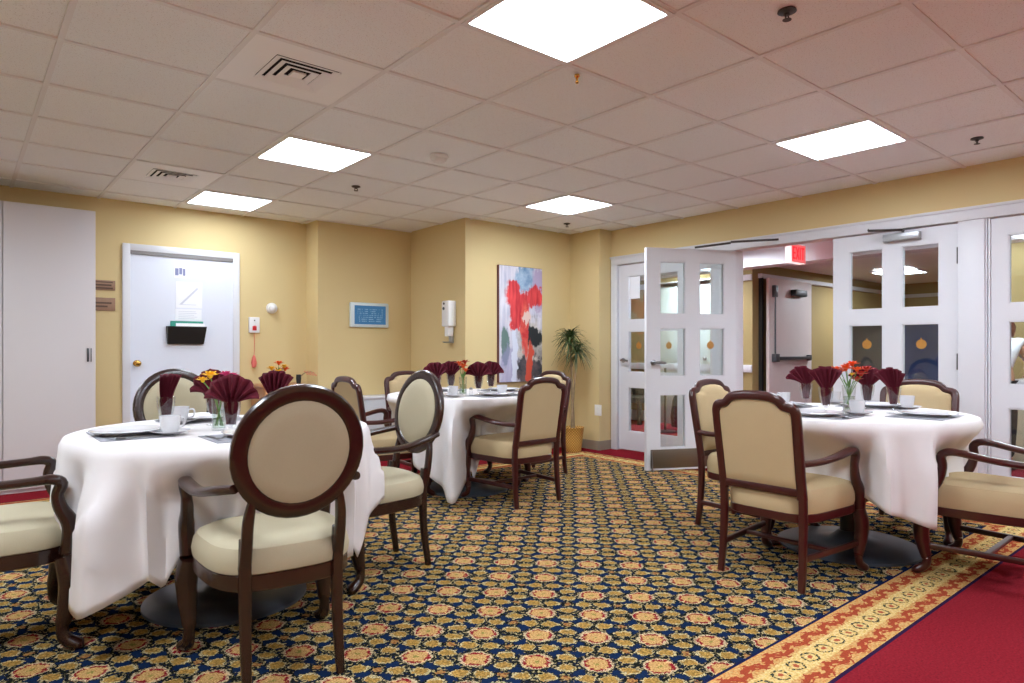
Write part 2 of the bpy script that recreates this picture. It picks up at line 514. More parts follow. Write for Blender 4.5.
# walls: the back wall steps toward the camera from left to right
W = .14; HH = H + .04
struct_box('wall_back', [(X0, 2.83, 6.76, 6.9, 0, HH), (2.83, 3.93 + W, 6.47, 6.9, 0, HH),
                         (3.93, 4.07, 5.42, 6.47, 0, HH), (4.07, 5.42, 5.42, 5.56, 0, HH)], M['wall'])
struct_box('wall_corner', [(5.42, 5.76, 4.97, 5.56, 0, HH)], M['wall'])
struct_box('wall_right', [(XR, XB, -3.4, 4.97, 2.125, HH), (XR, XB, -3.4, .46, 0, 2.125)], M['wall'])
struct_box('wall_left', [(X0 - W, X0, Y0 - W, 6.9, 0, HH)], M['wall'])
struct_box('wall_front', [(X0, XB, Y0 - W, Y0, 0, HH)], M['wall'])
# vinyl baseboards
bb = MB()
bb.box(.9, 1.12, 6.748, 6.76, 0, .1); bb.box(2.15, 2.83, 6.748, 6.76, 0, .1)
bb.box(2.818, 2.83, 6.47, 6.75, 0, .1); bb.box(2.83, 3.93, 6.458, 6.47, 0, .1); bb.box(3.918, 3.93, 5.42, 6.46, 0, .1)
bb.box(3.92, 5.42, 5.408, 5.42, 0, .1); bb.box(5.408, 5.42, 4.97, 5.41, 0, .1); bb.box(5.42, 5.61, 4.958, 4.97, 0, .1)
struct(bb.build('baseboard_back', M['base'], smooth=False))

# casing and posts of the French door screen in the right wall
tr = MB()
ZT = 2.045
tr.box(XR - .02, XB, .46, 4.962, ZT, 2.125, .004)          # head casing
tr.box(XR - .03, XB, .46, 4.975, 2.118, 2.14, .004)
tr.box(XR - .02, XB, 4.878, 4.962, 0, ZT, .004)            # left jamb
tr.box(XR - .012, XB, 3.43, 3.60, 0, ZT, .004)             # post behind the open leaf
tr.box(XR - .012, XB, 1.452, 1.617, 0, ZT, .004)           # post right of the closed leaf
tr.box(XR - .02, XB, .46, .54, 0, ZT, .004)
for y in (1.446, 1.428): tr.box(XR + .004, XB, y - .006, y + .006, 0, ZT)
struct(tr.build('trim_2', M['white']))

def leaf(name, hinge, ang, w=.905, hs=-1, cols=((.12, .38), (.515, .775)), kick=False, handle=None, hinges=True, decals=(), arm=None, label=''):
    """French door leaf; local x runs from the hinge to the leading edge, local -y is the room side"""
    r = empty(name, hinge, ang)
    struct(r)
    T = .022; rows = ((.21, .70), (.86, 1.31), (1.43, 1.915))
    f = MB()
    xs = [0] + [v for c in cols for v in c] + [w]
    for i in range(0, len(xs), 2): f.box(xs[i], xs[i + 1], -T, T, .012, 2.035)
    zs = [.012] + [v for c in rows for v in c] + [2.035]
    for c in cols:
        for j in range(0, len(zs), 2): f.box(c[0], c[1], -T * .995, T * .995, zs[j], zs[j + 1])
        for q in rows:      # small glazing beads
            for sy in (-1, 1):
                y0, y1 = sorted((sy * T * .35, sy * (T - .004)))
                f.box(c[0], c[0] + .009, y0, y1, q[0], q[1]); f.box(c[1] - .009, c[1], y0, y1, q[0], q[1])
                f.box(c[0], c[1], y0, y1, q[0], q[0] + .009); f.box(c[0], c[1], y0, y1, q[1] - .009, q[1])
    f.build('door_frame', M['white'], r, smooth=False)
    for ci, c in enumerate(cols):
        for ri, q in enumerate(rows):
            p = MB().box(c[0], c[1], -.002, .002, q[0], q[1]).build('pane', M['pane'], r, smooth=False)
            if (ci, ri) in decals:
                d = MB(); cx = (c[0] + c[1]) / 2; 
                n = 20; vs = []
                d.lathe([(.036, 0), (.036, .0012)], 20, Matrix.Translation((cx, -.0022, 1.15)) @ Matrix.Rotation(PI / 2, 4, 'X'))
                d.box(cx - .004, cx + .006, -.0034, -.0022, 1.184, 1.198)
                d.build('decal', M['decal'], p)
    if kick:
        k = MB().box(.04, w - .04, -T - .004, -T, .03, .20, .001); k.box(.04, w - .04, T, T + .004, .03, .20, .001)
        k.build('kick_plate', M['kick'], r)
    if handle:
        for sy in handle:
            h = MB()
            h.lathe([(.026, 0), (.026, .008), (.012, .012), (.012, .045)], 18, Matrix.Translation((w - .065, sy * T, .99)) @ Matrix.Rotation(-sy * PI / 2, 4, 'X'))
            h.sweep([(w - .065, sy * (T + .045), .99), (w - .10, sy * (T + .052), .992), (w - .165, sy * (T + .048), .985)], [(.012, .012), (.013, .011), (.011, .008)], ref=(0, 0, 1), smooth=4)
            h.build('handle', M['steel'], r)
    if hinges:
        for z in (.25, 1.02, 1.80):
            MB().lathe([(.013, -.06), (.013, .06)], 10, Matrix.Translation((-.004, hs * (T + .002), z))).build('hinge', M['darkmetal'], r)
    return r
# local frame for leaves in the wall plane: x toward the leading edge, -y toward the room (-X)
RX = XR + .035
# hinge right, leading edge toward +Y: angle 90 deg puts local -y on +X, so mirror by using hinge side accordingly
door_closed = leaf('door_1', (RX, 1.622, 0), PI / 2, hs=1, decals=((0, 1), (1, 1)))
# panes sit at .12-.38 from the hinge (Y 1.74-2.00) and .515-.775 (Y 2.137-2.40)
door_next = leaf('door_2', (RX, .545, 0), PI / 2, w=.875, handle=None)
# left part: leaf with hinge at the left jamb and a narrow side panel
door_left = leaf('door_3', (RX, 3.967, 0), PI / 2, hs=1, handle=(1,), decals=((0, 1), (1, 1)))
side_pan = leaf('door_4', (RX, 3.962, 0), -PI / 2, w=.36, cols=((.10, .26),), hinges=False)
# the open leaf swings into the room
ang = math.atan2(.446, -.895)
door_open = leaf('door_5', (XR - .02, 3.425, 0), ang, kick=True, handle=(1,), decals=((0, 1),))
for o, dx in ((door_open, 0),): pass
# door stop on the foot of the open leaf
ds = MB(); ds.sweep([(.86, .03, .19), (.86, .045, .10), (.86, .05, .02)], [(.006, .006)] * 3, smooth=3); ds.lathe([(.014, 0), (.014, .02)], 10, Matrix.Translation((.86, .05, .004)))
ds.build('door_stop', M['steel'], door_open)
# closer on the closed leaf
cl = MB().box(.24, .50, .022, .075, 1.955, 2.012, .008)
c1 = cl.build('closer_body', M['alu'], door_closed)
ca = MB(); ca.sweep([(.36, .05, 2.012), (.36, .05, 2.03)], .010); ca.sweep([(.36, .05, 2.034), (.56, .19, 2.038)], [(.010, .004)] * 2, ref=(0, 0, 1)); ca.sweep([(.56, .19, 2.042), (.62, .03, 2.075)], [(.008, .004)] * 2, ref=(0, 0, 1)); ca.box(.58, .66, .02, .05, 2.06, 2.09, .003)
ca.build('closer_arm', M['darkmetal'], door_closed)
# closer arm of the open leaf, running to the head casing
oa = MB(); 
import mathutils
inv = (Matrix.Translation(door_open.location) @ Matrix.Rotation(ang, 4, 'Z')).inverted()
def L(p): return inv @ Vector(p)
oa.sweep([L((5.58, 2.98, 2.085)), L((5.30, 3.28, 2.07))], [(.010, .005)] * 2, ref=(0, 0, 1)); oa.sweep([L((5.30, 3.28, 2.062)), L((5.22, 3.60, 2.05))], [(.010, .005)] * 2, ref=(0, 0, 1))
oa.build('closer_arm', M['darkmetal'], door_open)
ob = MB().box(.30, .54, -.075, -.022, 1.955, 2.01, .008); ob.build('closer_body', M['alu'], door_open)

# small notice on the glass of the left leaf
nt_ = MB().box(XR + .006, XR + .010, 4.575, 4.715, 1.66, 1.90); 
nn = nt_.build('notice', M['paper'], smooth=False); tag(nn, 'white paper notice taped to top pane of leftmost glazed door', 'notice')

# white service door in the back wall
d6 = empty('door_6', (1.128, 6.76, 0)); struct(d6)
fr = MB(); fr.box(0, .062, -.022, .01, 0, 2.06, .004); fr.box(.950, 1.012, -.022, .01, 0, 2.06, .004); fr.box(.06, .952, -.0215, .01, 2.0, 2.06, .004)
fr.build('door_casing', M['white'], d6)
MB().box(.062, .95, -.020, -.008, 1.968, 2.0).build('header_shade_strip', mat('header_shade_grey', (128, 124, 124), .5), d6, smooth=False)  # grey stop strip, its tone stands in for the shade under the header
MB().box(.062, .95, -.008, .01, .01, 2.0).build('door_slab', M['doorwhite'], d6, smooth=False)
kb = MB(); kb.lathe([(.028, 0), (.028, .006), (.012, .010), (.012, .03), (.026, .04), (.03, .055), (.022, .07), (.005, .074)], 20, Matrix.Translation((.112, -.008, .985)) @ Matrix.Rotation(PI / 2, 4, 'X'))
kb.build('knob', M['brass'], d6)

# ------------------------------------------------------------------ hallway seen through the doors
struct_box('ceiling_hall', [(XB - .06, 13.2, -1.2, 8, hall_ceiling, hall_ceiling + .1)], M['tile'])
struct_box('trim_3', [(7.1, 7.35, -1.2, 8, 2.075, hall_ceiling)], M['white'])
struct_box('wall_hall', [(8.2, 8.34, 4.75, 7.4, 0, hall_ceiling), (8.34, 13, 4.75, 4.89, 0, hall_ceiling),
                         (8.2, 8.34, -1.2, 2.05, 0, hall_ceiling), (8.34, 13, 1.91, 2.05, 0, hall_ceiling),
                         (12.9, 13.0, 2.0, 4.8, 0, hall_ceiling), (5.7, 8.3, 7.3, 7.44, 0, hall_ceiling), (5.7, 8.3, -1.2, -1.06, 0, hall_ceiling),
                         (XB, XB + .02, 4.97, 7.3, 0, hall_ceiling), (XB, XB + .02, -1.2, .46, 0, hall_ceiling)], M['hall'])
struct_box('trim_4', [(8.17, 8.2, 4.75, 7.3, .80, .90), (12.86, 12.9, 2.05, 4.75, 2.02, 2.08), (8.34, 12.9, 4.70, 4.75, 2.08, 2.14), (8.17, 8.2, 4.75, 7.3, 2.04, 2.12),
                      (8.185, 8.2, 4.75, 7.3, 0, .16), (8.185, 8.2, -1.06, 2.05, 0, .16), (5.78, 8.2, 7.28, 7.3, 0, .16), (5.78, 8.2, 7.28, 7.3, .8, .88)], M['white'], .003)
# open corridor fire door with push bar
fd = empty('door_7', (9.60, 4.64, 0)); struct(fd)
MB().box(-1.20, 0, -.022, .022, .01, 2.08, .002).build('door_slab', mat('fire_door_paint', (222, 212, 208), .5, var=.03), fd)
pb = MB(); pb.box(-1.10, -.12, -.085, -.045, .965, 1.01, .006); pb.box(-1.14, -1.04, -.09, -.022, .94, 1.05, .006); pb.box(-.16, -.08, -.07, -.022, .95, 1.03, .006)
pb.build('push_bar', M['greyplastic'], fd)
rd = MB(); rd.sweep([(-1.09, -.05, 1.05), (-1.09, -.05, 1.95)], .010); rd.box(-1.13, -1.05, -.07, -.022, 1.82, 1.98, .006); rd.build('latch_rod', M['greyplastic'], fd)
MB().box(-.62, -.28, -.10, -.022, 1.86, 1.95, .01).build('closer_body', M['black'], fd)
struct_box('dark_gap_strip', [(8.36, 8.40, 4.70, 4.75, 0, 2.1)], M['black'])  # black strip painted for the darkness of the gap beside the fire door
d8 = empty('glare_door', (8.2, 5.37, 0)); struct(d8)  # pale door added to stand for the whitish glare behind the panes
MB().box(-.02, 0, 0, 1.0, .01, 2.04, .002).build('door_slab', mat('pane_glare_paint', (206, 212, 204), .5), d8)
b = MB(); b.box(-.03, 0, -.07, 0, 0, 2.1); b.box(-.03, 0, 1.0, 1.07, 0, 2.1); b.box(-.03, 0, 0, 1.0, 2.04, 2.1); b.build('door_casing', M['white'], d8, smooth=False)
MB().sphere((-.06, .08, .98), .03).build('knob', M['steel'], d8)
# exit sign under the hallway ceiling
ex = empty('exit_sign', (6.95, 3.33, 0), 0, 'illuminated EXIT sign with red letters hanging in the hallway', 'exit sign')
ex.location = (6.83, 3.46, 2.225)
MB().box(-.15, .15, -.035, .035, -.20, -.004, .004).build('housing', M['exit_white'], ex)
MB().box(-.148, .148, -.038, -.034, -.196, -.008).build('face', m_emit('exit_face_red', (255, 130, 132), .35), ex, smooth=False)
lt = MB()
def stroke(x0, z0, x1, z1, t=.016):
    d = Vector((x1 - x0, 0, z1 - z0)); n = Vector((-d.z, 0, d.x)).normalized() * t / 2
    a, b = Vector((x0, -.0385, z0)), Vector((x1, -.0385, z1))
    vs = [a - n, b - n, b + n, a + n]; vs += [v + Vector((0, -.003, 0)) for v in vs]
    lt.add(vs, [(0, 1, 2, 3), (7, 6, 5, 4), (0, 4, 5, 1), (1, 5, 6, 2), (2, 6, 7, 3), (3, 7, 4, 0)])
zb, ztp = -.165, -.035
stroke(-.12, zb, -.12, ztp); [stroke(-.12, z, -.075, z) for z in (zb + .008, (zb + ztp) / 2, ztp - .008)]
stroke(-.055, zb, 0, ztp); stroke(0, zb, -.055, ztp)
stroke(.028, zb, .028, ztp)
stroke(.085, zb, .085, ztp); stroke(.053, ztp - .008, .117, ztp - .008)
lt.build('lettering', M['exit_red'], ex, smooth=False)
MB().lathe([(.05, .03), (.05, .045), (.012, .03), (.012, -.004)], 16).build('canopy', M['plastic'], ex)

def ceiling_panel(x0, x1, y0, y1, z, label, group, m):
    o = empty('ceiling_light', ((x0 + x1) / 2, (y0 + y1) / 2, z), 0, label, 'ceiling light', group)
    hx, hy = (x1 - x0) / 2 - .004, (y1 - y0) / 2 - .004
    f = MB(); w = .022
    f.box(-hx, hx, -hy, -hy + w, -.004, .04); f.box(-hx, hx, hy - w, hy, -.004, .04); f.box(-hx, -hx + w, -hy + w, hy - w, -.004, .04); f.box(hx - w, hx, -hy + w, hy - w, -.004, .04)
    f.build('lamp_frame', M['plastic'], o, smooth=False)
    MB().box(-hx + w, hx - w, -hy + w, hy - w, .006, .030).build('diffuser', m, o, smooth=False)
LL = {(1, -2): 'largest lit square ceiling panel, nearest and cut by the top of the photo', (1, 2): 'lit square ceiling panel between the two air diffusers and the smoke detector',
      (1, 5): 'lit square ceiling panel closest to the white service door', (5, 2): 'lit square ceiling panel above the corner with the painting',
      (5, -2): 'lit square ceiling panel in front of the French doors'}
for a, b_ in lights:
    ceiling_panel(*cell(a, b_), H, LL.get((a, b_), 'lit square ceiling panel behind the camera, outside the photo'), 'lit panels in the tiled ceiling', M['lamp_low'] if (a, b_) == (1, 5) else (M['lamp_high'] if (a < 0 or b_ < -3) else M['lamp']))
for i, (x, y, l) in enumerate([(6.4, 4.3, 'fill light panel added in front of the white hallway beam, beside the exit sign'), (6.4, 1.2, 'fill light panel added behind the right-hand glazed doors'),  # these two panels are added to light the hallway
                               (7.75, 1.85, 'hallway ceiling light panel beyond the beam, over the person in white'), (10.6, 3.8, 'ceiling light panel down the side corridor seen through the closed glazed door'), (7.75, 5.6, 'hallway ceiling light panel near the far end wall')]):
    ceiling_panel(x - .3, x + .3, y - .3, y + .3, hall_ceiling - .03, l, 'light panels in the hallway', M['lamp_low'] if i == 2 else M['halllamp'])

def diffuser(a, b_, label):
    x0, x1, y0, y1 = cell(a, b_)
    o = empty('air_diffuser', ((x0 + x1) / 2, (y0 + y1) / 2, H), 0, label, 'air vent', 'air diffusers in the ceiling')
    h = G / 2 - .012; q = .155
    p = MB()
    for (ax, bx, ay, by) in ((-h, h, -h, -q), (-h, h, q, h), (-h, -q, -q, q), (q, h, -q, q)): p.box(ax, bx, ay, by, .002, .012)
    p.build('panel', M['vent'], o, smooth=False)
    MB().box(-.2, .2, -.2, .2, .040, .05).build('duct', M['ventdark'], o, smooth=False)
    for k in range(4):
        r0 = (.155, .118, .078, .040)[k]; r1 = r0 - .028
        v = MB()
        if k == 3:
            v.box(-r0 + .008, r0 - .008, -r0 + .008, r0 - .008, -.004, .004)
        else:
            vs = [(sx * r0, sy * r0, .018 if k else .0) for sx, sy in ((-1, -1), (1, -1), (1, 1), (-1, 1))] + [(sx * r1, sy * r1, -.010 + .012) for sx, sy in ((-1, -1), (1, -1), (1, 1), (-1, 1))]
            vs = [(sx * r0, sy * r0, -.004) for sx, sy in ((-1, -1), (1, -1), (1, 1), (-1, 1))] + [(sx * r1, sy * r1, .004) for sx, sy in ((-1, -1), (1, -1), (1, 1), (-1, 1))]
            vs += [(x, y, z + .003) for x, y, z in vs]
            fs = []
            for i in range(4):
                j = (i + 1) % 4
                fs += [(i, j, 4 + j, 4 + i), (8 + i, 12 + i, 12 + j, 8 + j), (i, 8 + i, 8 + j, j), (4 + i, 4 + j, 12 + j, 12 + i)]
            v.add(vs, fs)
        v.build('louver', M['vent'], o, smooth=False)
diffuser(0, 0, 'square louvred air diffuser nearest the camera, left of the big light')
diffuser(0, 4, 'square louvred air diffuser farther away, above the service door')

def atz(x, y, z):
    u = (x - 512) / 662.14; v = (349.42 - y) / 662.14; c, s = math.cos(.6976), math.sin(.6976)
    t = (z - 1.11) / v
    return (u * c + s) * t, (-u * s + c) * t
def sprinkler(px, py, label, big=1):
    x, y = atz(px, py, H)
    o = empty('sprinkler', (x, y, H), 0, label, 'sprinkler', 'fire sprinklers in the ceiling')
    MB().lathe([(.034, .006), (.036, 0), (.018, -.006), (.012, -.006)], 18).build('escutcheon', M['darkmetal'], o)
    b = MB(); b.lathe([(.010, 0), (.010, -.014)], 10)
    for s in (-1, 1): b.sweep([(s * .009, 0, -.012), (s * .014, 0, -.020), (s * .004, 0, -.030)], .0025, ref=(0, 1, 0), smooth=3)
    b.lathe([(.004, -.028), (.017, -.030), (.017, -.032)], 14); b.build('head', M['darkmetal'], o)
sprinkler(787, 12, 'dark fire sprinkler nearest the top right of the ceiling')
sprinkler(977, 139, 'dark fire sprinkler above the right-hand glazed doors')
sprinkler(356, 187, 'dark fire sprinkler right of the middle left light panel')
sprinkler(567, 224, 'dark fire sprinkler near the far corner above the painting')
x, y = atz(439, 156, H)
sd = empty('smoke_detector', (x, y, H), 0, 'round white smoke detector on the ceiling in the middle of the room', 'smoke detector')
MB().lathe([(.062, .004), (.066, -.006), (.062, -.016), (.050, -.020)], 28).build('base_plate', M['plastic'], sd)
MB().lathe([(.052, -.018), (.050, -.030), (.040, -.042), (.01, -.045)], 28).build('cover', M['plastic'], sd)
x, y = atz(577, 75, H)
hk = MB(); hk.lathe([(.012, .002), (.014, -.006), (.008, -.012), (.004, -.030)], 14); hk.sphere((0, 0, -.034), .009)
hk = hk.build('ceiling_hook', M['brass']); hk.location = (x, y, H); tag(hk, 'tiny brass fitting on the ceiling just below the largest light', 'fitting')

# ------------------------------------------------------------------ things on the walls
cab = empty('wall_cabinet', (.873, 6.35, 0), 0, 'tall white full-height cupboard against the back wall at the left', 'cupboard')
MB().box(-2.8, 0, .02, .40, 0, 2.245, .003).build('cabinet_body', M['panelwhite'], cab)
for x0, x1 in ((-2.797, -2.045), (-2.035, -1.345), (-1.335, -.612), (-.604, -.003)):
    d = MB().box(x0, x1, 0, .02, .03, 2.24, .002).build('door', M['panelwhite'], cab)
    h = MB(); h.box(x1 - .060, x1 - .046, -.012, 0, 1.01, 1.12, .002); h.box(x1 - .034, x1 - .028, -.006, 0, 1.01, 1.12, .001)
    h.build('latch', M['greyplastic'], d)

def wall_sign(z, h, label):
    o = empty('wall_sign', (.955, 6.758, z), 0, label, 'sign', 'brown signs beside the service door')
    MB().box(-.10, .12, -.010, 0, 0, h, .003).build('sign_plate', M['signbrown'], o)
    return o
s1 = wall_sign(1.63, .088, 'upper brown room sign between the cupboard and service door')
b = MB(); b.box(-.08, .10, -.012, -.010, .012, .024); b.box(-.08, .10, -.012, -.010, .066, .076); b.box(-.04, .09, -.012, -.010, .038, .052); b.build('lettering', M['signink'], s1, smooth=False)
s2 = wall_sign(1.45, .115, 'lower brown room sign between the cupboard and service door')
b = MB(); b.box(-.06, .09, -.012, -.010, .06, .075); b.box(-.03, .06, -.012, -.010, .03, .045); b.build('lettering', M['signink'], s2, smooth=False)

# door notices and wall pocket
o = empty('door_pocket', (1.492, 6.752, 1.16), 0, 'black plastic wall pocket holding green folder on white service door', 'wall pocket')
b = MB(); vs = [(0, -.012, 0), (.31, -.012, 0), (.325, -.07, .175), (-.012, -.07, .175), (0, 0, 0), (.31, 0, 0), (.325, 0, .175), (-.012, 0, .175)]
b.add([(0, -.03, 0), (.31, -.03, 0), (.33, -.065, .165), (-.01, -.065, .165), (0, 0, 0), (.31, 0, 0), (.33, 0, .165), (-.01, 0, .165)], [(0, 1, 2, 3), (5, 4, 7, 6), (0, 4, 5, 1), (1, 5, 6, 2), (3, 7, 4, 0)])
b.build('pocket', M['frost'], o, smooth=False)
f = MB().box(1.515, 1.80, 6.73, 6.74, 1.20, 1.375, .002).build('folder', M['green']); tag(f, 'green folder standing in the black door pocket', 'folder')
f2 = MB().box(1.56, 1.81, 6.722, 6.728, 1.2, 1.355, .001).build('paper_sheaf', M['paper']); tag(f2, 'white papers standing in the black door pocket before the green folder', 'papers')
def notice(x0, x1, z0, z1, label, rows, pic=False, diag=False):
    o = empty('notice', (x0, 6.7515, z0), 0, label, 'notice', 'papers taped to the service door')
    w, h = x1 - x0, z1 - z0
    MB().box(0, w, -.002, 0, 0, h).build('sheet', M['paper'], o, smooth=False)
    b = MB()
    for k in range(rows): b.box(w * .12, w * random.uniform(.7, .9), -.0026, -.002, h * (.12 + .8 * k / rows), h * (.12 + .8 * k / rows) + .004)
    if diag: b.add([(w * .15, -.003, h * .15), (w * .22, -.003, h * .12), (w * .85, -.003, h * .75), (w * .80, -.003, h * .8), (w * .15, -.002, h * .15), (w * .22, -.002, h * .12), (w * .85, -.002, h * .75), (w * .80, -.002, h * .8)], [(0, 1, 2, 3), (7, 6, 5, 4), (0, 4, 5, 1), (1, 5, 6, 2), (2, 6, 7, 3), (3, 7, 4, 0)])
    if pic:
        b.box(w * .08, w * .36, -.0026, -.002, h * .2, h * .8); b.box(w * .42, w * .66, -.0026, -.002, h * .3, h * .85); b.box(w * .72, w * .92, -.0026, -.002, h * .2, h * .8)
    b.build('printing', M['ink'] if pic else mat('faint_print', (206, 208, 220), .8), o, smooth=False)
notice(1.55, 1.655, 1.78, 1.89, 'small white card with blue print at top of service door', 0, pic=True)
notice(1.565, 1.795, 1.50, 1.745, 'white taped sheet with diagonal arrow on service door', 1, diag=True)
notice(1.56, 1.79, 1.385, 1.49, 'white sheet with printed lines just above the black pocket', 5)

nc = empty('nurse_call_switch', (2.281, 6.76, 1.355), 0, 'white call switch with red button and hanging pull cord beside the door', 'call switch')
MB().box(-.052, .052, -.03, 0, -.078, .078, .006).build('housing', M['plastic'], nc)
b = MB(); b.box(-.02, .02, -.034, -.03, -.055, -.012, .002); b.sphere((0, -.034, -.02), .014); b.build('button', M['red'], nc)
MB().sphere((0, -.033, .045), .007).build('indicator', M['greyplastic'], nc)
b = MB(); b.sweep([(0, -.02, -.078), (.003, -.018, -.2), (-.002, -.02, -.33)], .0025, smooth=4); b.build('pull_cord', M['pink'], nc)
b = MB(); b.lathe([(.004, -.30), (.018, -.33), (.028, -.38), (.02, -.42), (.006, -.43)], 14, Matrix.Translation((-.002, -.02, 0))); b.build('cord_grip', M['pink'], nc)
md = empty('wall_sensor', (2.46, 6.76, 1.53), 0, 'small white round sensor on yellow wall right of call switch', 'sensor')
MB().lathe([(.055, 0), (.055, .02), (.046, .035)], 24, Matrix.Rotation(PI / 2, 4, 'X')).build('base_plate', M['plastic'], md)
MB().lathe([(.040, .03), (.036, .055), (.02, .07), (.003, .073)], 24, Matrix.Rotation(PI / 2, 4, 'X')).build('dome', M['plastic'], md)

sc = empty('wall_screen', (3.401, 6.47, 1.478), 0, 'wall-mounted display with pale frame and blue screen in the alcove', 'screen')
MB().box(-.226, .226, -.045, 0, -.132, .132, .012).build('bezel', M['frame_screen'], sc)
b = MB().box(-.185, .185, -.047, -.044, -.10, .10).build('display', M['screen'], sc, smooth=False)

# soap dispenser on the alcove's side wall (faces -X)
sp = empty('sanitizer_dispenser', (3.93, 5.64, 1.345), -PI / 2, 'white hand sanitizer dispenser on the wall left of the painting', 'dispenser')
MB().box(-.065, .065, -.10, 0, 0, .265, .014).build('housing', M['plastic'], sp)
b = MB(); b.lathe([(.016, .0), (.016, .006)], 16, Matrix.Translation((-.02, -.1, .185)) @ Matrix.Rotation(PI / 2, 4, 'X')); b.lathe([(.012, 0), (.012, .006)], 14, Matrix.Translation((-.015, -.1, .235)) @ Matrix.Rotation(PI / 2, 4, 'X')); b.build('window', M['greyplastic'], sp)
b = MB(); b.box(-.03, .03, -.085, -.01, -.10, .01, .008); b.build('nozzle', M['plastic'], sp)
b = MB(); b.lathe([(.03, -.17), (.05, -.16), (.052, -.155)], 20, Matrix.Translation((0, -.07, 0))); b.box(-.02, .02, -.04, 0, -.17, -.09, .004); b.build('drip_tray', M['alu'], sp)

pt = empty('wall_painting', (4.335, 5.42, .762), 0, 'tall abstract painting in red, grey and blue on yellow wall', 'painting')
MB().box(0, .613, -.035, 0, 0, 1.235, .003).build('canvas', mat('canvas_edge', (110, 70, 70), .7), pt)
MB().box(.004, .609, -.038, -.0345, .004, 1.231).build('picture', M['painting'], pt, smooth=False)

ou = empty('wall_outlet', (5.42, 4.985, .44), -PI / 2, 'white electrical outlet on the wall beside the plant basket', 'outlet')
MB().box(-.05, .05, -.006, 0, -.06, .06, .002).build('cover_plate', M['plastic'], ou)
b = MB(); [b.box(-.017, .017, -.009, -.005, z - .014, z + .014, .002) for z in (-.026, .026)]; b.build('socket', M['plastic'], ou)

rc = empty('radiator_cover', (2.84, 6.20, 0), 0, 'low pale grey radiator cabinet in the alcove under blue screen', 'radiator cabinet')
MB().box(0, 1.07, 0, .26, 0, .60, .006).build('cabinet_body', mat('pale_enamel', (196, 200, 206), .45), rc)
MB().box(-.0, 1.075, -.012, .26, .595, .62, .004).build('top', M['white'], rc)
b = MB(); [b.box(.06, 1.01, -.005, 0, .12 + k * .03, .13 + k * .03) for k in range(6)]; b.build('grille', M['greyplastic'], rc, smooth=False)

# wooden side stand with a flower arrangement by the wall
st = empty('side_stand', (2.43, 6.50, 0), 0, 'light wooden side cabinet by the back wall right of the service door', 'side cabinet')
MB().box(-.20, .22, -.18, .18, .04, .745, .004).build('cabinet_body', M['tan'], st)
MB().box(-.23, .25, -.21, .20, .745, .77, .004).build('top', M['tan'], st)
for s in (-.1, .11):
    d = MB().box(s - .095, s + .095, -.196, -.18, .08, .72, .003).build('door', M['tan'], st)
    MB().sphere((s + (.07 if s < 0 else -.07), -.205, .45), .012).build('knob', M['brass'], d)
b = MB(); b.box(-.05, .03, -.1, -.02, .04, .06)

# ------------------------------------------------------------------ chairs
def cabriole(mb, sx, x, y, zt, thick=1.0, foot=.03):
    """front leg with a knee, a slim ankle and a foot turned forward"""
    k = thick
    P = [(sx * x, y - .012, zt), (sx * (x + .006), y + .004, zt - .07), (sx * (x + .004), y + .004, zt - .14), (sx * x, y - .014, zt - .23), (sx * x, y - .020, .09), (sx * (x + .002), y - .010, .045), (sx * (x + .006), y + foot, .018), (sx * (x + .006), y + foot + .012, .008)]
    S = [(.024 * k, .026 * k), (.029 * k, .031 * k), (.026 * k, .028 * k), (.019 * k, .020 * k), (.014 * k, .015 * k), (.016 * k, .017 * k), (.023 * k, .017 * k), (.018 * k, .008)]
    mb.sweep(P, S, ref=(1, 0, 0), n=12, power=.9, smooth=4)
def superplan(wf, wb, d0, d1, n=40, p=.55):
    """rounded seat outline: half width wb at the rear (y=d0), wf at the front (y=d1)"""
    out = []
    for k in range(n):
        a = 2 * PI * k / n; c, s = math.cos(a), math.sin(a)
        u = math.copysign(abs(c) ** p, c); v = math.copysign(abs(s) ** p, s)
        y = (d0 + d1) / 2 + v * (d1 - d0) / 2
        t = (y - d0) / (d1 - d0)
        out.append((u * (wb + (wf - wb) * t), y))
    return out

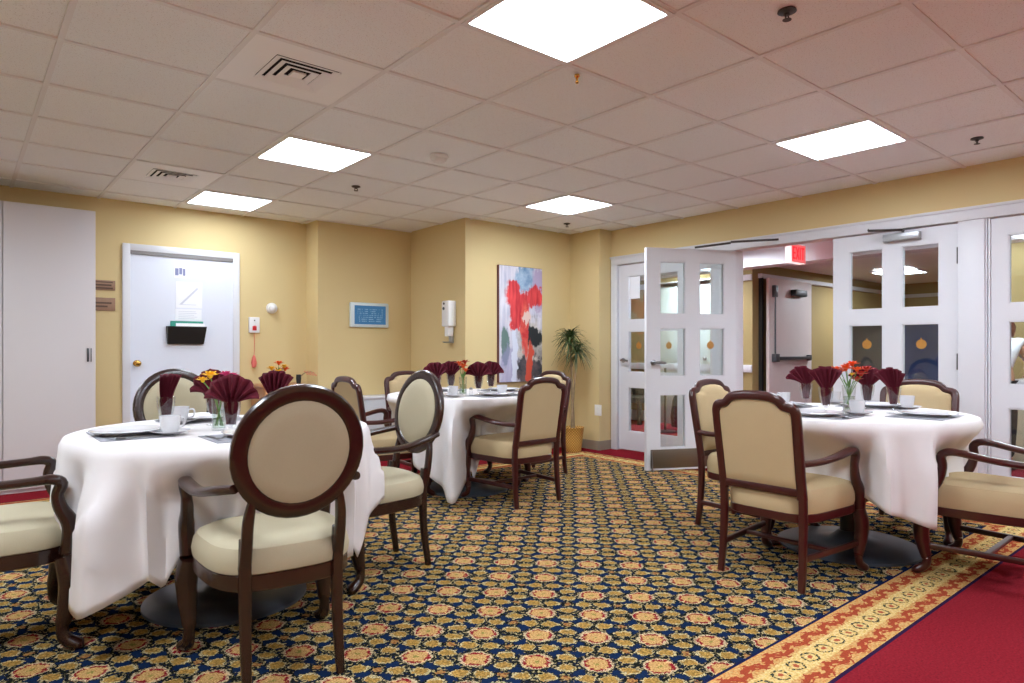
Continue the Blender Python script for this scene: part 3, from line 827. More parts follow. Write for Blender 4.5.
def oval_chair():
    r = empty('oval_back_armchair')
    fab, wd = M['grey_fabric'], M['oak_dark']
    plan = superplan(.268, .225, -.235, .245, p=.62)
    MB().pillow(plan, [(.01, .375), (-.004, .385), (-.008, .41), (-.002, .44), (.012, .462), (.05, .478), (.12, .488), (.22, .492)], lambda u, v, w: (u, v, w)).build('seat', fab, r)
    MB().pillow(plan, [(.06, .328), (.006, .325), (-.002, .33), (-.002, .378), (.008, .386), (.06, .386)], lambda u, v, w: (u, v, w)).build('seat_rail', wd, r)
    for s in (-1, 1):
        b = MB(); cabriole(b, s, .250, .215, .35, 1.34); b.build('leg', wd, r)
        b = MB(); b.sweep([(s * .153, -.225, .50), (s * .152, -.215, .36), (s * .152, -.222, .18), (s * .153, -.245, .02), (s * .153, -.248, .0)], [(.020, .018), (.021, .020), (.018, .018), (.015, .016), (.015, .016)], n=12, smooth=4); b.build('leg', wd, r)
    # oval back, leaning back
    def bk(u, z, w=0):    # w>0 toward the front
        y = -.235 - (z - .45) * .17
        return Vector((u, y + w, z + w * .15))
    n = 40; cz = .778; A, B = .188, .193
    b = MB()
    ring = [bk(A * math.cos(2 * PI * k / n), cz + B * math.sin(2 * PI * k / n)) for k in range(n)]
    # ring cross-section: wide in plane, thin in depth
    vs = []; fs = []; m = 12
    for k in range(n):
        a = 2 * PI * k / n
        for q in range(m):
            t = 2 * PI * (q + .5) / m
            c, s = math.cos(t), math.sin(t)
            c = math.copysign(abs(c) ** .7, c); s = math.copysign(abs(s) ** .7, s)
            rr = .0285 * c
            vs.append(bk((A + rr) * math.cos(a), cz + (B + rr) * math.sin(a), .017 * s))
    for k in range(n):
        l = (k + 1) % n
        for q in range(m):
            p = (q + 1) % m
            fs.append((k * m + q, k * m + p, l * m + p, l * m + q))
    b.add(vs, fs); b.build('back_frame', wd, r)
    el = [(.166 * math.cos(2 * PI * k / n), cz + .171 * math.sin(2 * PI * k / n)) for k in range(n)]
    MB().pillow(el, [(.05, -.017), (.01, -.015), (.0, -.010), (.0, .014), (.012, .026), (.05, .034), (.11, .038)], lambda u, v, w: bk(u, v, w)).build('backrest', fab, r)
    for s in (-1, 1):
        b = MB(); b.sweep([bk(s * .153, .40, .012), bk(s * .153, .48), bk(s * .151, .56), bk(s * .140, .64)], [(.021, .019), (.019, .016), (.018, .016), (.012, .014)], n=12, smooth=4); b.build('back_post', wd, r)
        b = MB()
        p0 = bk(s * .198, .675); 
        P = [p0, Vector((s * .235, -.16, .655)), Vector((s * .258, -.03, .634)), Vector((s * .268, .10, .636)), Vector((s * .268, .165, .638)), Vector((s * .266, .192, .620)), Vector((s * .262, .180, .58)), Vector((s * .258, .19, .53)), Vector((s * .256, .222, .46)), Vector((s * .252, .215, .36))]
        S = [(.016, .015), (.019, .016), (.025, .016), (.027, .016), (.024, .019), (.021, .022), (.019, .020), (.022, .024), (.027, .030), (.027, .029)]
        b.sweep(P, S, ref=(1, 0, .05), n=12, power=.85, smooth=4); b.build('armrest', wd, r)
    return r

def camel_chair():
    r = empty('camelback_armchair')
    fab, wd = M['tan_fabric'], M['mahog']
    plan = superplan(.262, .212, -.245, .27, p=.42)
    MB().pillow(plan, [(.02, .335), (.002, .34), (-.004, .36), (-.004, .40), (.004, .435), (.02, .452), (.07, .462), (.16, .470)], lambda u, v, w: (u, v, w)).build('seat', fab, r)
    MB().pillow(plan, [(.05, .300), (.004, .300), (-.003, .305), (-.003, .340), (.006, .346), (.06, .346)], lambda u, v, w: (u, v, w)).build('seat_rail', wd, r)
    def bk(u, z, w=0):
        y = -.248 - max(0, z - .42) * .17
        return Vector((u, y + w, z + w * .15))
    half = [(.200, .42), (.201, .55), (.203, .68), (.204, .78), (.202, .818), (.190, .840), (.166, .845), (.146, .852), (.124, .874), (.095, .886), (.05, .892), (0, .894)]
    path = [(-u, z) for u, z in half] + [(u, z) for u, z in half[::-1][1:]]
    b = MB(); b.sweep([bk(u, z) for u, z in path], [(.019, .0225)] * len(path), ref=(0, 1, .0), n=12, smooth=3, power=.7); b.build('back_frame', wd, r)
    b = MB(); b.sweep([bk(-.205, .452), bk(0, .452), bk(.205, .452)], [(.015, .024)] * 3, ref=(0, 1, 0), n=10); b.build('back_rail', wd, r)
    o2 = [(-u * .92, max(.462, z - .016)) for u, z in half] + [(u * .92, max(.462, z - .016)) for u, z in half[::-1][1:]]
    fine = []
    for i in range(len(o2)):
        a, c = o2[i], o2[(i + 1) % len(o2)]
        for k in range(3): fine.append((a[0] + (c[0] - a[0]) * k / 3, a[1] + (c[1] - a[1]) * k / 3))
    MB().pillow(fine, [(.06, -.012), (.012, -.011), (0, -.006), (0, .012), (.014, .026), (.05, .036), (.12, .042)], lambda u, v, w: bk(u, v, w)).build('backrest', fab, r)
    for s in (-1, 1):
        b = MB(); cabriole(b, s, .250, .245, .32, 1.18, .026); b.build('leg', wd, r)
        b = MB(); b.sweep([bk(s * .204, .44), (s * .203, -.245, .32), (s * .205, -.256, .12), (s * .207, -.272, .0)], [(.0175, .019), (.0185, .019), (.017, .017), (.016, .016)], n=10, power=.6, smooth=3); b.build('leg', wd, r)
        b = MB(); b.sweep([(s * .205, -.25, .145), (s * .248, .225, .145)], [(.011, .015)] * 2, n=10, power=.6); b.build('side_stretcher', wd, r)
        P = [bk(s * .203, .585), Vector((s * .228, -.14, .584)), Vector((s * .250, -.02, .598)), Vector((s * .262, .08, .616)), Vector((s * .264, .138, .615)), Vector((s * .263, .163, .590)), Vector((s * .260, .158, .54)), Vector((s * .257, .18, .47)), Vector((s * .256, .225, .40)), Vector((s * .252, .235, .31))]
        S = [(.016, .016), (.019, .016), (.026, .016), (.027, .017), (.025, .019), (.021, .021), (.019, .020), (.023, .024), (.027, .028), (.025, .025)]
        b = MB(); b.sweep(P, S, ref=(1, 0, .05), n=12, power=.85, smooth=4); b.build('armrest', wd, r)
    b = MB(); b.sweep([(-.225, -.01, .145), (.225, -.01, .145)], [(.014, .011)] * 2, ref=(0, 1, 0), n=10, power=.6); b.build('cross_stretcher', wd, r)
    return r

T1, T2, T3 = (.93, 3.10), (3.865, 1.65), (3.12, 4.30)
R = math.radians
oc = oval_chair(); first = True
for x, y, rz, lab in [(.880, 2.385, -5, 'nearest dark oval-back armchair, its greige back turned to the camera'),
                      (1.61, 3.04, 92, 'dark oval-back armchair between the two left tables, turned toward the left one'),
                      (.965, 3.84, 182, 'dark oval-back armchair behind the near left table, before the service door'),
                      (.11, 3.185, -92, 'dark oval-back armchair cut off by the left photo edge')]:
    o = oc if first else copy_tree(oc)
    first = False
    o.location = (x, y, 0); o.rotation_euler = (0, 0, R(rz)); tag(o, lab, 'armchair', 'oval-back armchairs around the near left table')
cc = camel_chair(); first = True
for x, y, rz, lab, g in [(3.22, 1.672, -90, 'mahogany camelback armchair at the right table, back turned to the camera', 2),
                         (3.815, 2.195, 180, 'mahogany camelback armchair at the right table, standing beside the open glazed door', 2),
                         (4.53, 1.575, 98, 'mahogany camelback armchair behind the right table, facing the camera', 2),
                         (3.92, .965, 1, 'mahogany camelback armchair cut off by the right photo edge', 2),
                         (3.18, 3.775, 1, 'mahogany camelback armchair at the far table, back turned to the camera', 3),
                         (3.905, 4.44, 92, 'mahogany camelback armchair at the far table, nearest the potted plant', 3),
                         (3.15, 4.95, 180, 'mahogany camelback armchair behind the far table, before the dispenser wall', 3),
                         (2.50, 4.50, -90, 'mahogany camelback armchair at the far table, nearest the radiator cabinet', 3)]:
    o = cc if first else copy_tree(cc)
    first = False
    o.location = (x, y, 0); o.rotation_euler = (0, 0, R(rz)); tag(o, lab, 'armchair', 'camelback armchairs around the %s table' % ('right' if g == 2 else 'far'))

# ------------------------------------------------------------------ tables and cloths
TN = {1: 'near left table', 2: 'right table', 3: 'far table'}
def table(c, i, rb):
    o = empty('round_table', (c[0], c[1], 0), 0, 'round pedestal dining table under white cloth, the %s' % TN[i], 'table', 'round pedestal dining tables')
    MB().lathe([(.58, .722), (.60, .726), (.60, .748), (.59, .752)], 48).build('table_top', M['tan'], o)
    MB().lathe([(.045, .03), (.042, .10), (.038, .60), (.05, .66), (.16, .715), (.16, .722)], 24).build('pedestal', M['black'], o)
    MB().lathe([(rb, 0), (rb, .012), (rb * .93, .022), (rb * .5, .034), (.10, .045), (.07, .07), (.05, .09)], 48).build('base', M['basegrey'], o)
def cloth(c, i, corners, mid, seed, seats):
    """white cloth: rounded fall with four hanging corners given as (angle, drop)"""
    rnd = random.Random(seed)
    n = 300; R0 = .612; zt = .757
    ph = [rnd.uniform(0, 2 * PI) for _ in range(6)]
    vs = []; fs = []
    rings_top = [.0, .15, .3, .45, .56, .60]
    nr = 16
    def drop(a):
        d = mid
        for ca, cd in corners:
            w = abs((a - R(ca) + PI) % (2 * PI) - PI)
            k = max(0, 1 - w / .62)
            d = max(d, mid + (cd - mid) * (k ** 1.05))
            w2 = abs((a - R(ca + 17) + PI) % (2 * PI) - PI); d = max(d, mid + (cd - mid - .05) * max(0, 1 - w2 / .20) ** 1.0)
        return d + .008 * math.sin(3 * a + ph[0])
    def fold(a):
        f = .62 * math.sin(15 * a + ph[1] + .8 * math.sin(2 * a + ph[2])) + .36 * math.sin(26 * a + ph[3] + math.sin(3 * a)) + .2 * math.sin(7 * a + ph[4])
        for ca, cd in corners:     # deep folds either side of each corner
            w = (a - R(ca) + PI) % (2 * PI) - PI
            f += 1.5 * math.cos(w * 13) * math.exp(-(w / .34) ** 2)
        return f
    # where a chair is pushed in, the cloth hangs inside its front edge
    def limit(a):
        r = 9.0; d = Vector((math.cos(a), math.sin(a)))
        for (sx, sy, rz, hw, fr) in seats:
            f = Vector((-math.sin(R(rz)), math.cos(R(rz)))); q = Vector((f.y, -f.x)); p0 = Vector(c) - Vector((sx, sy))
            for st in range(0, 60):
                p = p0 + d * (.25 + st * .01)
                if abs(p.dot(q)) < hw and p.dot(f) < fr: r = min(r, .25 + st * .01 - .012); break
        return r
    lim = [min(.70, limit(2 * PI * k / n)) for k in range(n)]
    sm_ = [sum(lim[(k + q) % n] for q in range(-4, 5)) / 9 for k in range(n)]
    lim = [min(a_, b_ + .01) for a_, b_ in zip(sm_, [min(lim[(k + q) % n] for q in range(-2, 3)) for k in range(n)])]
    lim = [sum(lim[(k + q) % n] for q in range(-2, 3)) / 5 for k in range(n)]
    rows = []
    for rr in rings_top:
        rows.append([(rr * math.cos(2 * PI * k / n), rr * math.sin(2 * PI * k / n), zt) for k in range(n)])
    for j in range(nr + 1):
        t = j / nr; row = []
        for k in range(n):
            a = 2 * PI * k / n; D = drop(a); s = t
            if t == 0: row.append((R0 * math.cos(a), R0 * math.sin(a), zt - .004)); continue
            dz = D * s
            hang = min(1, dz / .28); hang = hang * hang * (3 - 2 * hang)
            fl = fold(a) * .044 * hang + .007 * math.sin(33 * a + 9 * dz + ph[5]) * hang * (1 + .6 * max(0, dz - .3))
            rad = R0 + .012 + .030 * hang + fl
            over = max(0, rad - lim[k])
            if over > 0:
                e = min(1, max(0, dz - .01) / .21); e = e * e * (3 - 2 * e)
                rad -= over * e; rad += fl * .6 * e; dz = min(dz, D) * (1 - .06 * min(1, over / .25) * s)
            row.append((rad * math.cos(a), rad * math.sin(a), zt - .010 - dz))
        rows.append(row)
    m = len(rows)
    for row in rows: vs += row
    for i_ in range(m - 1):
        for k in range(n):
            l = (k + 1) % n
            fs.append((i_ * n + k, i_ * n + l, (i_ + 1) * n + l, (i_ + 1) * n + k))
    b = MB(); b.add(vs, fs)
    o = b.build('tablecloth', M['cloth'], angle=60)
    o.location = (c[0], c[1], 0)
    sm = o.modifiers.new('thickness', 'SOLIDIFY'); sm.thickness = .0025; sm.offset = 1
    tag(o, 'white cloth draped over the round %s' % TN[i], 'tablecloth', 'white tablecloths')
table(T1, 1, .34); table(T2, 2, .37); table(T3, 3, .34)
cloth(T1, 1, [(-146, .565), (-66, .60), (24, .5), (114, .5)], .30, 3, [(.882, 2.385, -5, .325, .25), (1.665, 3.07, 92, .29, .19), (.905, 3.84, 181, .29, .19), (.115, 3.185, -92, .29, .19)])
cloth(T2, 2, [(-124, .47), (-38, .46), (52, .46), (142, .46)], .35, 8, [(3.22, 1.672, -90, .30, .215), (3.815, 2.195, 180, .30, .215), (4.53, 1.575, 98, .30, .215), (3.92, .965, 1, .325, .215)])
cloth(T3, 3, [(-132, .73), (-45, .5), (48, .5), (140, .5)], .36, 5, [(3.18, 3.775, 1, .30, .215), (3.905, 4.44, 92, .30, .215), (3.15, 4.95, 180, .30, .215), (2.50, 4.50, -90, .30, .215)])
ZT_ = .7605

# ------------------------------------------------------------------ place settings
def p_plate():
    o = empty('dinner_plate')
    MB().lathe([(.001, .004), (.075, .004), (.078, .001), (.085, .001), (.088, .006), (.132, .017), (.136, .020), (.132, .022), (.088, .011), (.070, .009), (.001, .009)], 40).build('plate_body', M['china'], o)
    return o
def p_cup():
    o = empty('coffee_cup')
    MB().lathe([(.001, .004), (.026, .002), (.030, .006), (.036, .03), (.040, .066), (.041, .07), (.038, .07), (.033, .03), (.026, .010), (.001, .008)], 28).build('cup_body', M['china'], o)
    b = MB(); b.sweep([(.037, 0, .055), (.058, 0, .058), (.064, 0, .040), (.054, 0, .022), (.035, 0, .020)], [(.006, .004)] * 5, ref=(0, 1, 0), smooth=4); b.build('cup_handle', M['china'], o)
    return o
def p_saucer():
    return MB().lathe([(.001, .002), (.038, .002), (.042, .004), (.074, .015), (.076, .018), (.073, .018), (.040, .008), (.001, .007)], 32).build('saucer', M['china'])
def p_goblet():
    o = empty('water_goblet')
    MB().lathe([(.001, .001), (.030, .001), (.034, .003), (.012, .009), (.005, .020)], 24).build('foot', M['glass'], o)
    MB().lathe([(.0055, .018), (.0085, .026), (.0055, .034), (.009, .042)], 16).build('stem', M['glass'], o)
    MB().lathe([(.008, .040), (.020, .052), (.029, .075), (.035, .105), (.037, .145), (.0355, .1455), (.0335, .105), (.0275, .076), (.018, .055), (.001, .047)], 28, cap=False).build('bowl', M['glass'], o)
    return o
def napkin(span, Rr, droop, tilt, seed, lean=0):
    """pleated fan rising from the bunch inside the glass"""
    rnd = random.Random(seed); b = MB()
    n = 54; m = 12; vs = []; fs = []
    for j in range(m + 1):
        t = j / m
        for k in range(n + 1):
            u = -1 + 2 * k / n
            a = u * span
            pl = math.sin(k * 2 * PI / 8.3 + seed) * .8 + .35 * math.sin(k * 2 * PI / 4.1 + 2 * seed)
            if t < .40:                     # gathered inside the bowl
                s = t / .40
                r = .017 + .013 * s
                x = u * r * 1.02; y = pl * (.009 + .012 * s) * math.sqrt(max(0, 1.05 - u * u)); z = .052 + .088 * s
            else:
                s = (t - .40) / .60
                ra = Rr * s * .88 * (1 - droop * abs(u) ** 2 * .25) * (1 + .025 * math.sin(k * .45 + seed))
                x = u * .026 + math.sin(a) * ra
                z = .140 + math.cos(a) * ra - droop * .035 * s * s * abs(u) ** 2
                y = pl * (.014 + .004 * s) * (1 - .35 * abs(u)) + tilt * s * s * .05
                x += lean * s * .03
            vs.append((x, y, z))
    w = n + 1
    for j in range(m):
        for k in range(n): fs.append((j * w + k, j * w + k + 1, (j + 1) * w + k + 1, (j + 1) * w + k))
    b.add(vs, fs)
    o = b.build('folded_napkin', M['napkin'], angle=50)
    sm = o.modifiers.new('thickness', 'SOLIDIFY'); sm.thickness = .0022
    return o
def p_fork():
    b = MB(); b.sweep([(0, -.095, .003), (0, -.03, .004), (0, .03, .006), (0, .045, .005)], [(.007, .0015), (.004, .0015), (.003, .0015), (.009, .0012)], ref=(1, 0, 0), smooth=3, n=8)
    for k in range(4): b.sweep([(-.0085 + k * .0057, .044, .005), (-.0085 + k * .0057, .075, .006), (-.0085 + k * .0057, .09, .009)], [(.0016, .001)] * 3, n=6)
    return b.build('fork', M['steel'])
def p_knife():
    b = MB(); b.sweep([(0, -.11, .004), (0, 0, .004), (.001, .012, .004)], [(.007, .003), (.006, .003), (.009, .0012)], n=8, smooth=2); b.sweep([(.001, .010, .004), (.002, .08, .004), (0, .115, .004)], [(.0095, .001), (.009, .0008), (.002, .0006)], n=8, smooth=2)
    return b.build('knife', M['steel'])
def p_spoon():
    b = MB(); b.sweep([(0, -.085, .003), (0, 0, .004), (0, .04, .006)], [(.006, .0015), (.003, .0018), (.003, .0015)], n=8, smooth=3); b.lathe([(.001, -.004), (.012, -.003), (.017, .001), (.016, .002), (.011, -.001), (.001, -.002)], 18, Matrix.Translation((0, .062, .006)) @ Matrix.Diagonal((1, 1.45, 1, 1)))
    return b.build('spoon', M['steel'])
def p_mat():
    return MB().box(-.19, .19, -.13, .13, 0, .0022, .001).build('placemat', M['mat_grey'])
PR = dict(plate=p_plate(), cup=p_cup(), saucer=p_saucer(), goblet=p_goblet(), fork=p_fork(), knife=p_knife(), spoon=p_spoon(), mat=p_mat())
CAT = dict(plate='plate', cup='cup', saucer='saucer', goblet='glass', fork='fork', knife='knife', spoon='spoon', mat='placemat')
DES = dict(plate='white dinner plate', cup='white coffee cup', saucer='white saucer', goblet='clear stemmed water goblet', fork='steel fork', knife='steel knife', spoon='steel spoon', mat='grey woven placemat')
used = set()
def put(kind, x, y, z, rz, place, grp):
    p = PR[kind]
    if kind in used: o = copy_tree(p)
    else: o = p; used.add(kind)
    o.location = (x, y, z); o.rotation_euler = (0, 0, rz)
    tag(o, '%s %s' % (DES[kind], place), CAT[kind], '%ss on the %s' % (DES[kind], grp))
    return o
# setting of one place: dir = direction from the table centre to the seat
def setting(T, i, deg, place, skip=(), cup=None, gob=None, nap=None, cupnote=None, pr=.385):
    g = TN[i]; a = R(deg); out = Vector((math.cos(a), math.sin(a))); side = Vector((-out.y, out.x))   # side = sitter's left when looking inward is -side
    c = Vector(T); P = c + out * pr
    rz = a + PI / 2
    zt = ZT_
    def q(s, o_): v = P + side * s + out * o_; return v.x, v.y
    if 'mat' not in skip: put('mat', *q(0, 0), zt, rz, place, g)
    if 'plate' not in skip: put('plate', *q(0, .01), zt + .0024, rz, place, g)
    if 'fork' not in skip: put('fork', *q(-.165, 0), zt + .003, rz + PI, place, g)
    if 'knife' not in skip: put('knife', *q(.155, 0), zt + .003, rz + PI, place, g)
    if 'spoon' not in skip: put('spoon', *q(.180, 0), zt + .003, rz + PI, place, g)
    if cup:
        put('saucer', cup[0], cup[1], zt + .003, 0, cup[3] if len(cup) > 3 else place, g)
        put('cup', cup[0], cup[1], zt + .010, cup[2], cup[3] if len(cup) > 3 else place, g)
    if gob:
        put('goblet', gob[0], gob[1], zt + .0005, 0, place, g)
        o = napkin(*nap[0]); o.location = (gob[0], gob[1], zt + .0005); o.rotation_euler = (0, 0, R(nap[1]))
        tag(o, 'burgundy fan-folded napkin in a goblet %s' % place, 'napkin', 'burgundy napkins on the ' + g)
def at(px, d, z=.76):      # table point seen at picture column px and depth d
    u = (px - 512) / 662.14; c, s = math.cos(.6976), math.sin(.6976)
    return ((u * c + s) * d, (-u * s + c) * d)
FR = -40   # a fan facing the viewer is turned by the camera's heading
setting(T1, 1, 180, 'at the left-edge place of the near left table', cup=(*at(170, 2.70), R(20)), gob=at(166, 2.86), nap=((R(13), .115, .0, .4, 1, .3), FR))
setting(T1, 1, -90, 'before the nearest oval-back chair on the near left table', cup=None, gob=at(231, 2.62), nap=((R(66), .125, .7, .2, 2), FR + 4))
setting(T1, 1, 90, 'on the service-door side of the near left table', cup=(*at(180, 3.12), R(-30)), gob=at(214, 3.05), nap=((R(66), .135, .8, -.2, 3), FR - 8))
setting(T1, 1, 0, 'on the far-table side of the near left table', skip=('plate', 'knife', 'spoon', 'fork', 'mat'), gob=at(275, 2.98), nap=((R(30), .130, .3, .2, 4), FR))
setting(T2, 2, 180, 'before the back-turned camelback chair on the right table', cup=(*at(857, 3.52), R(30)), gob=at(826, 3.54), nap=((R(38), .135, .2, .2, 5), FR))
setting(T2, 2, 90, 'on the open-door side of the right table', skip=('spoon',), cup=(*at(784, 4.14), R(160)), gob=at(806, 4.02), nap=((R(50), .125, .8, .2, 6, -.8), FR))
setting(T2, 2, 0, 'before the camera-facing chair behind the right table', cup=(*at(834, 4.25), R(100)), gob=at(867.5, 3.86), nap=((R(48), .13, .4, .2, 7), FR))
setting(T2, 2, -88, 'on the right table at the right-edge chair', cup=(*at(907, 3.86), R(10)), gob=at(893.5, 3.60), nap=((R(33), .125, .3, .2, 8, -.6), FR))
setting(T3, 3, -90, 'before the back-turned camelback chair on the far table', cup=(*at(502, 5.02), R(20)), gob=at(491, 5.35), nap=((R(60), .13, .8, .2, 10), FR))
setting(T3, 3, 0, 'on the plant side of the far table', skip=('spoon',), gob=at(478.5, 5.08), nap=((R(60), .13, .9, .2, 9), FR))
setting(T3, 3, 90, 'on the alcove side of the far table', skip=('spoon',), gob=at(451, 5.45), nap=((R(42), .13, .3, .2, 11), FR))
setting(T3, 3, 180, 'before the radiator-side chair on the far table', cup=(*at(453, 4.86), R(200)), gob=at(437, 5.2), nap=((R(55), .125, .6, .2, 12, -.5), FR))

# ------------------------------------------------------------------ flowers
def bloom(b, c, r, seed, n=9):
    rnd = random.Random(seed)
    for ring, (k, tl, rr) in enumerate(((n, .25, r), (n - 2, .8, r * .75))):
        for i in range(k):
            a = 2 * PI * i / k + ring * .3 + rnd.uniform(-.15, .15)
            d = Vector((math.cos(a), math.sin(a), tl)).normalized(); s = Vector((-math.sin(a), math.cos(a), 0))
            p0 = Vector(c); p1 = p0 + d * rr * .6; p2 = p0 + d * rr
            w = rr * .26
            b.add([p0, p1 - s * w, p2 - s * w * .3, p2 + s * w * .3, p1 + s * w, p1 + Vector((0, 0, -.002))], [(0, 1, 5), (1, 2, 3, 4, 5), (4, 0, 5)])
    b.sphere(c, r * .25, 6)
def vase_of_flowers(loc, label, fl, vh=.15, vr=.032, name='flower_vase'):
    o = empty(name, loc, 0, label, 'vase')
    MB().lathe([(.001, .001), (vr, .001), (vr * 1.02, .01), (vr * .92, vh * .5), (vr * 1.08, vh), (vr * 1.0, vh), (vr * .85, vh * .5), (vr * .9, .012), (.001, .008)], 24, cap=False).build('vase_body', M['glass'], o)
    MB().lathe([(vr * .84, .010), (vr * .80, vh * .5), (vr * .82, vh * .6)], 20).build('water', M['water'], o)
    groups = {}
    for k, (m, x, y, z, r) in enumerate(fl):
        f = MB(); bloom(f, (x, y, z), r, k)
        fo = f.build('flower', M[m], o, smooth=False)
        s = MB(); s.sweep([(-x * .25, -y * .25, .02), (x * .35, y * .35, vh), (x, y, z - .003)], .0022, smooth=5, n=6); s.build('flower_stem', M['stem'], fo)
    lf = MB(); rnd = random.Random(len(fl))
    for k in range(5):
        a = rnd.uniform(0, 2 * PI); d = Vector((math.cos(a), math.sin(a), 1.2)).normalized(); p = Vector((0, 0, vh * .9)); s = d.cross(Vector((0, 0, 1))).normalized() * .008
        lf.add([p, p + d * .03 + s, p + d * .07, p + d * .03 - s], [(0, 1, 2, 3)])
    lf.build('leaves', M['stem'], o, smooth=False)
vase_of_flowers((*at(849, 3.68), ZT_), 'glass vase of orange flowers in the middle of the right table', [('orange', -.05, .05, .235, .045), ('orange', .04, .0, .265, .045), ('redpetal', .08, -.06, .235, .045), ('orange', -.02, .01, .24, .05), ('orange', .015, .02, .255, .036), ('orange', .03, -.03, .235, .04), ('redpetal', .06, -.04, .21, .045), ('redpetal', .05, -.02, .18, .04), ('yellow', .015, -.01, .21, .022), ('orange', -.03, .03, .225, .035)], .15, .034)
vase_of_flowers((*at(463, 5.05), ZT_), 'glass vase of orange flowers on the far table', [('orange', .0, .0, .22, .05), ('redpetal', .02, .0, .25, .045), ('orange', -.02, .02, .24, .045), ('orange', .01, -.02, .19, .04)], .14, .03)
vase_of_flowers((*at(219, 2.86), ZT_), 'glass vase of yellow and magenta flowers on the near left table', [('yellow', -.03, .02, .235, .045), ('yellow', -.055, .04, .215, .035), ('magenta', .025, -.01, .24, .035), ('magenta', .05, -.03, .235, .03)], .15, .03)
vase_of_flowers((2.40, 6.42, .7705), 'vase of orange and yellow flowers on the wooden side cabinet', [('orange', .01, 0, .20, .06), ('yellow', -.06, 0, .15, .06), ('yellow', .05, -.03, .17, .05), ('orange', .08, .02, .14, .06), ('yellow', -.01, -.04, .12, .06)], .13, .035)
tw = empty('twig_arrangement', (2.60, 6.40, .7705), 0, 'dry twig with small red berries in pot on the wooden side cabinet', 'twigs')
MB().lathe([(.02, 0), (.026, .05), (.022, .09)], 16).build('pot', M['black'], tw)
b = MB(); rnd = random.Random(4); tips = []
for k in range(4):
    a = .4 * k - .5; p = [(0, 0, .05), (.03 + .02 * k, -.01, .09 + .01 * k), (.07 + .03 * k, -.02, .115 - .005 * k)]; b.sweep(p, .002, smooth=4, n=6); tips.append(p[-1])
b.build('twig', M['trunk'], tw)
b = MB(); [b.sphere((t[0] + dx, t[1], t[2] - .01 - dx), .007, 6) for t in tips for dx in (0, .012, -.015)]; b.build('berries', M['pink'], tw)

# salt and pepper by the vase of the right table and the far table
def shaker(x, y, lab):
    o = empty('salt_shaker', (x, y, ZT_), 0, lab, 'shaker', 'glass shakers on the tables')
    MB().lathe([(.014, .001), (.016, .004), (.013, .045), (.012, .05)], 12).build('shaker_body', M['glass'], o)
    MB().lathe([(.013, .048), (.013, .058), (.006, .064)], 12).build('lid', M['steel'], o)
shaker(*at(846, 3.47), 'small glass salt shaker before the orange flowers on the right table')
shaker(*at(471, 4.98), 'small glass salt shaker beside the vase on the far table')

# ------------------------------------------------------------------ potted plant
x, y = 5.14, 5.10
pl = empty('potted_dracaena', (x, y, 0), 0, 'tall spiky potted plant in golden basket standing in the corner', 'plant')
MB().lathe([(.085, .0), (.09, .01), (.108, .15), (.12, .255), (.128, .265), (.118, .268), (.108, .24), (.001, .235)], 32, cap=True).build('basket', M['basket'], pl)
MB().lathe([(.106, .228), (.08, .243), (.001, .247)], 20).build('soil', mat('potting_soil', (60, 44, 34), .95, var=.3), pl)
b = MB()
heads = [(-.05, .0, 1.20), (.03, -.03, 1.10), (.02, .05, 1.26)]
for i, (hx, hy, hz) in enumerate(heads): b.sweep([(.02 * math.cos(i * 2), .02 * math.sin(i * 2), .22), (.012 * math.cos(i * 2) + hx * .3, hy * .4, .65), (hx, hy, hz)], [.011, .009, .008], smooth=6, n=8)
b.build('cane', M['trunk'], pl)
rnd = random.Random(11)
for i, (hx, hy, hz) in enumerate(heads):
    b = MB()
    for k in range(95):
        a = rnd.uniform(0, 2 * PI); up = rnd.uniform(-.35, 1.9); Ln = rnd.uniform(.16, .25); w = .0095
        d = Vector((math.cos(a), math.sin(a), up)).normalized(); s = Vector((-math.sin(a), math.cos(a), 0)) * w
        p = Vector((hx, hy, hz - .02 + rnd.uniform(-.03, .05))); pts = []
        for q in range(7):
            t = q / 6; pts.append(p + d * Ln * t + Vector((0, 0, -.13 * t * t * (1.25 - .3 * up))))
        vs = []
        for q, pp in enumerate(pts):
            ww = s * (1 - (q / 6) ** 1.5) + s * .06
            vs += [pp - ww, pp + Vector((0, 0, -.002)), pp + ww]
        fs = []
        for q in range(6): fs += [(q * 3, q * 3 + 1, q * 3 + 4, q * 3 + 3), (q * 3 + 1, q * 3 + 2, q * 3 + 5, q * 3 + 4)]
        b.add(vs, fs)
    b.build('foliage', M['leaf'], pl)

# ------------------------------------------------------------------ hallway furniture and the person
hc = empty('hall_counter', (7.93, 1.0, 0), 0, 'beige counter along the hallway wall behind right-edge glazed door', 'counter')
MB().box(-.22, .25, -1.0, .78, .0, .78, .006).build('counter_body', M['beige'], hc)
MB().box(-.26, .25, -1.02, .80, .78, .82, .006).build('countertop', M['white'], hc)
bn = empty('hall_bench', (7.90, 6.72, 0), -PI / 2, 'dark bench against the hallway wall seen through left glazed door', 'bench')
MB().box(-.5, .5, -.25, .25, .32, .40, .01).build('seat', M['black'], bn)
MB().box(-.5, .5, .22, .26, .40, .62, .01).build('backrest', M['black'], bn)
for sx in (-.48, .43):
    for sy in (-.2, .2): MB().box(sx, sx + .05, sy - .025, sy + .025, 0, .32).build('leg', M['black'], bn, smooth=False)
hp = empty('hall_plant', (7.78, 6.70, .402), 0, 'small green leafy plant in a dark pot on the hallway bench', 'plant')
MB().lathe([(.045, 0), (.06, .08), (.055, .08), (.001, .07)], 16).build('pot', M['charcoal'], hp)
b = MB(); rnd = random.Random(5)
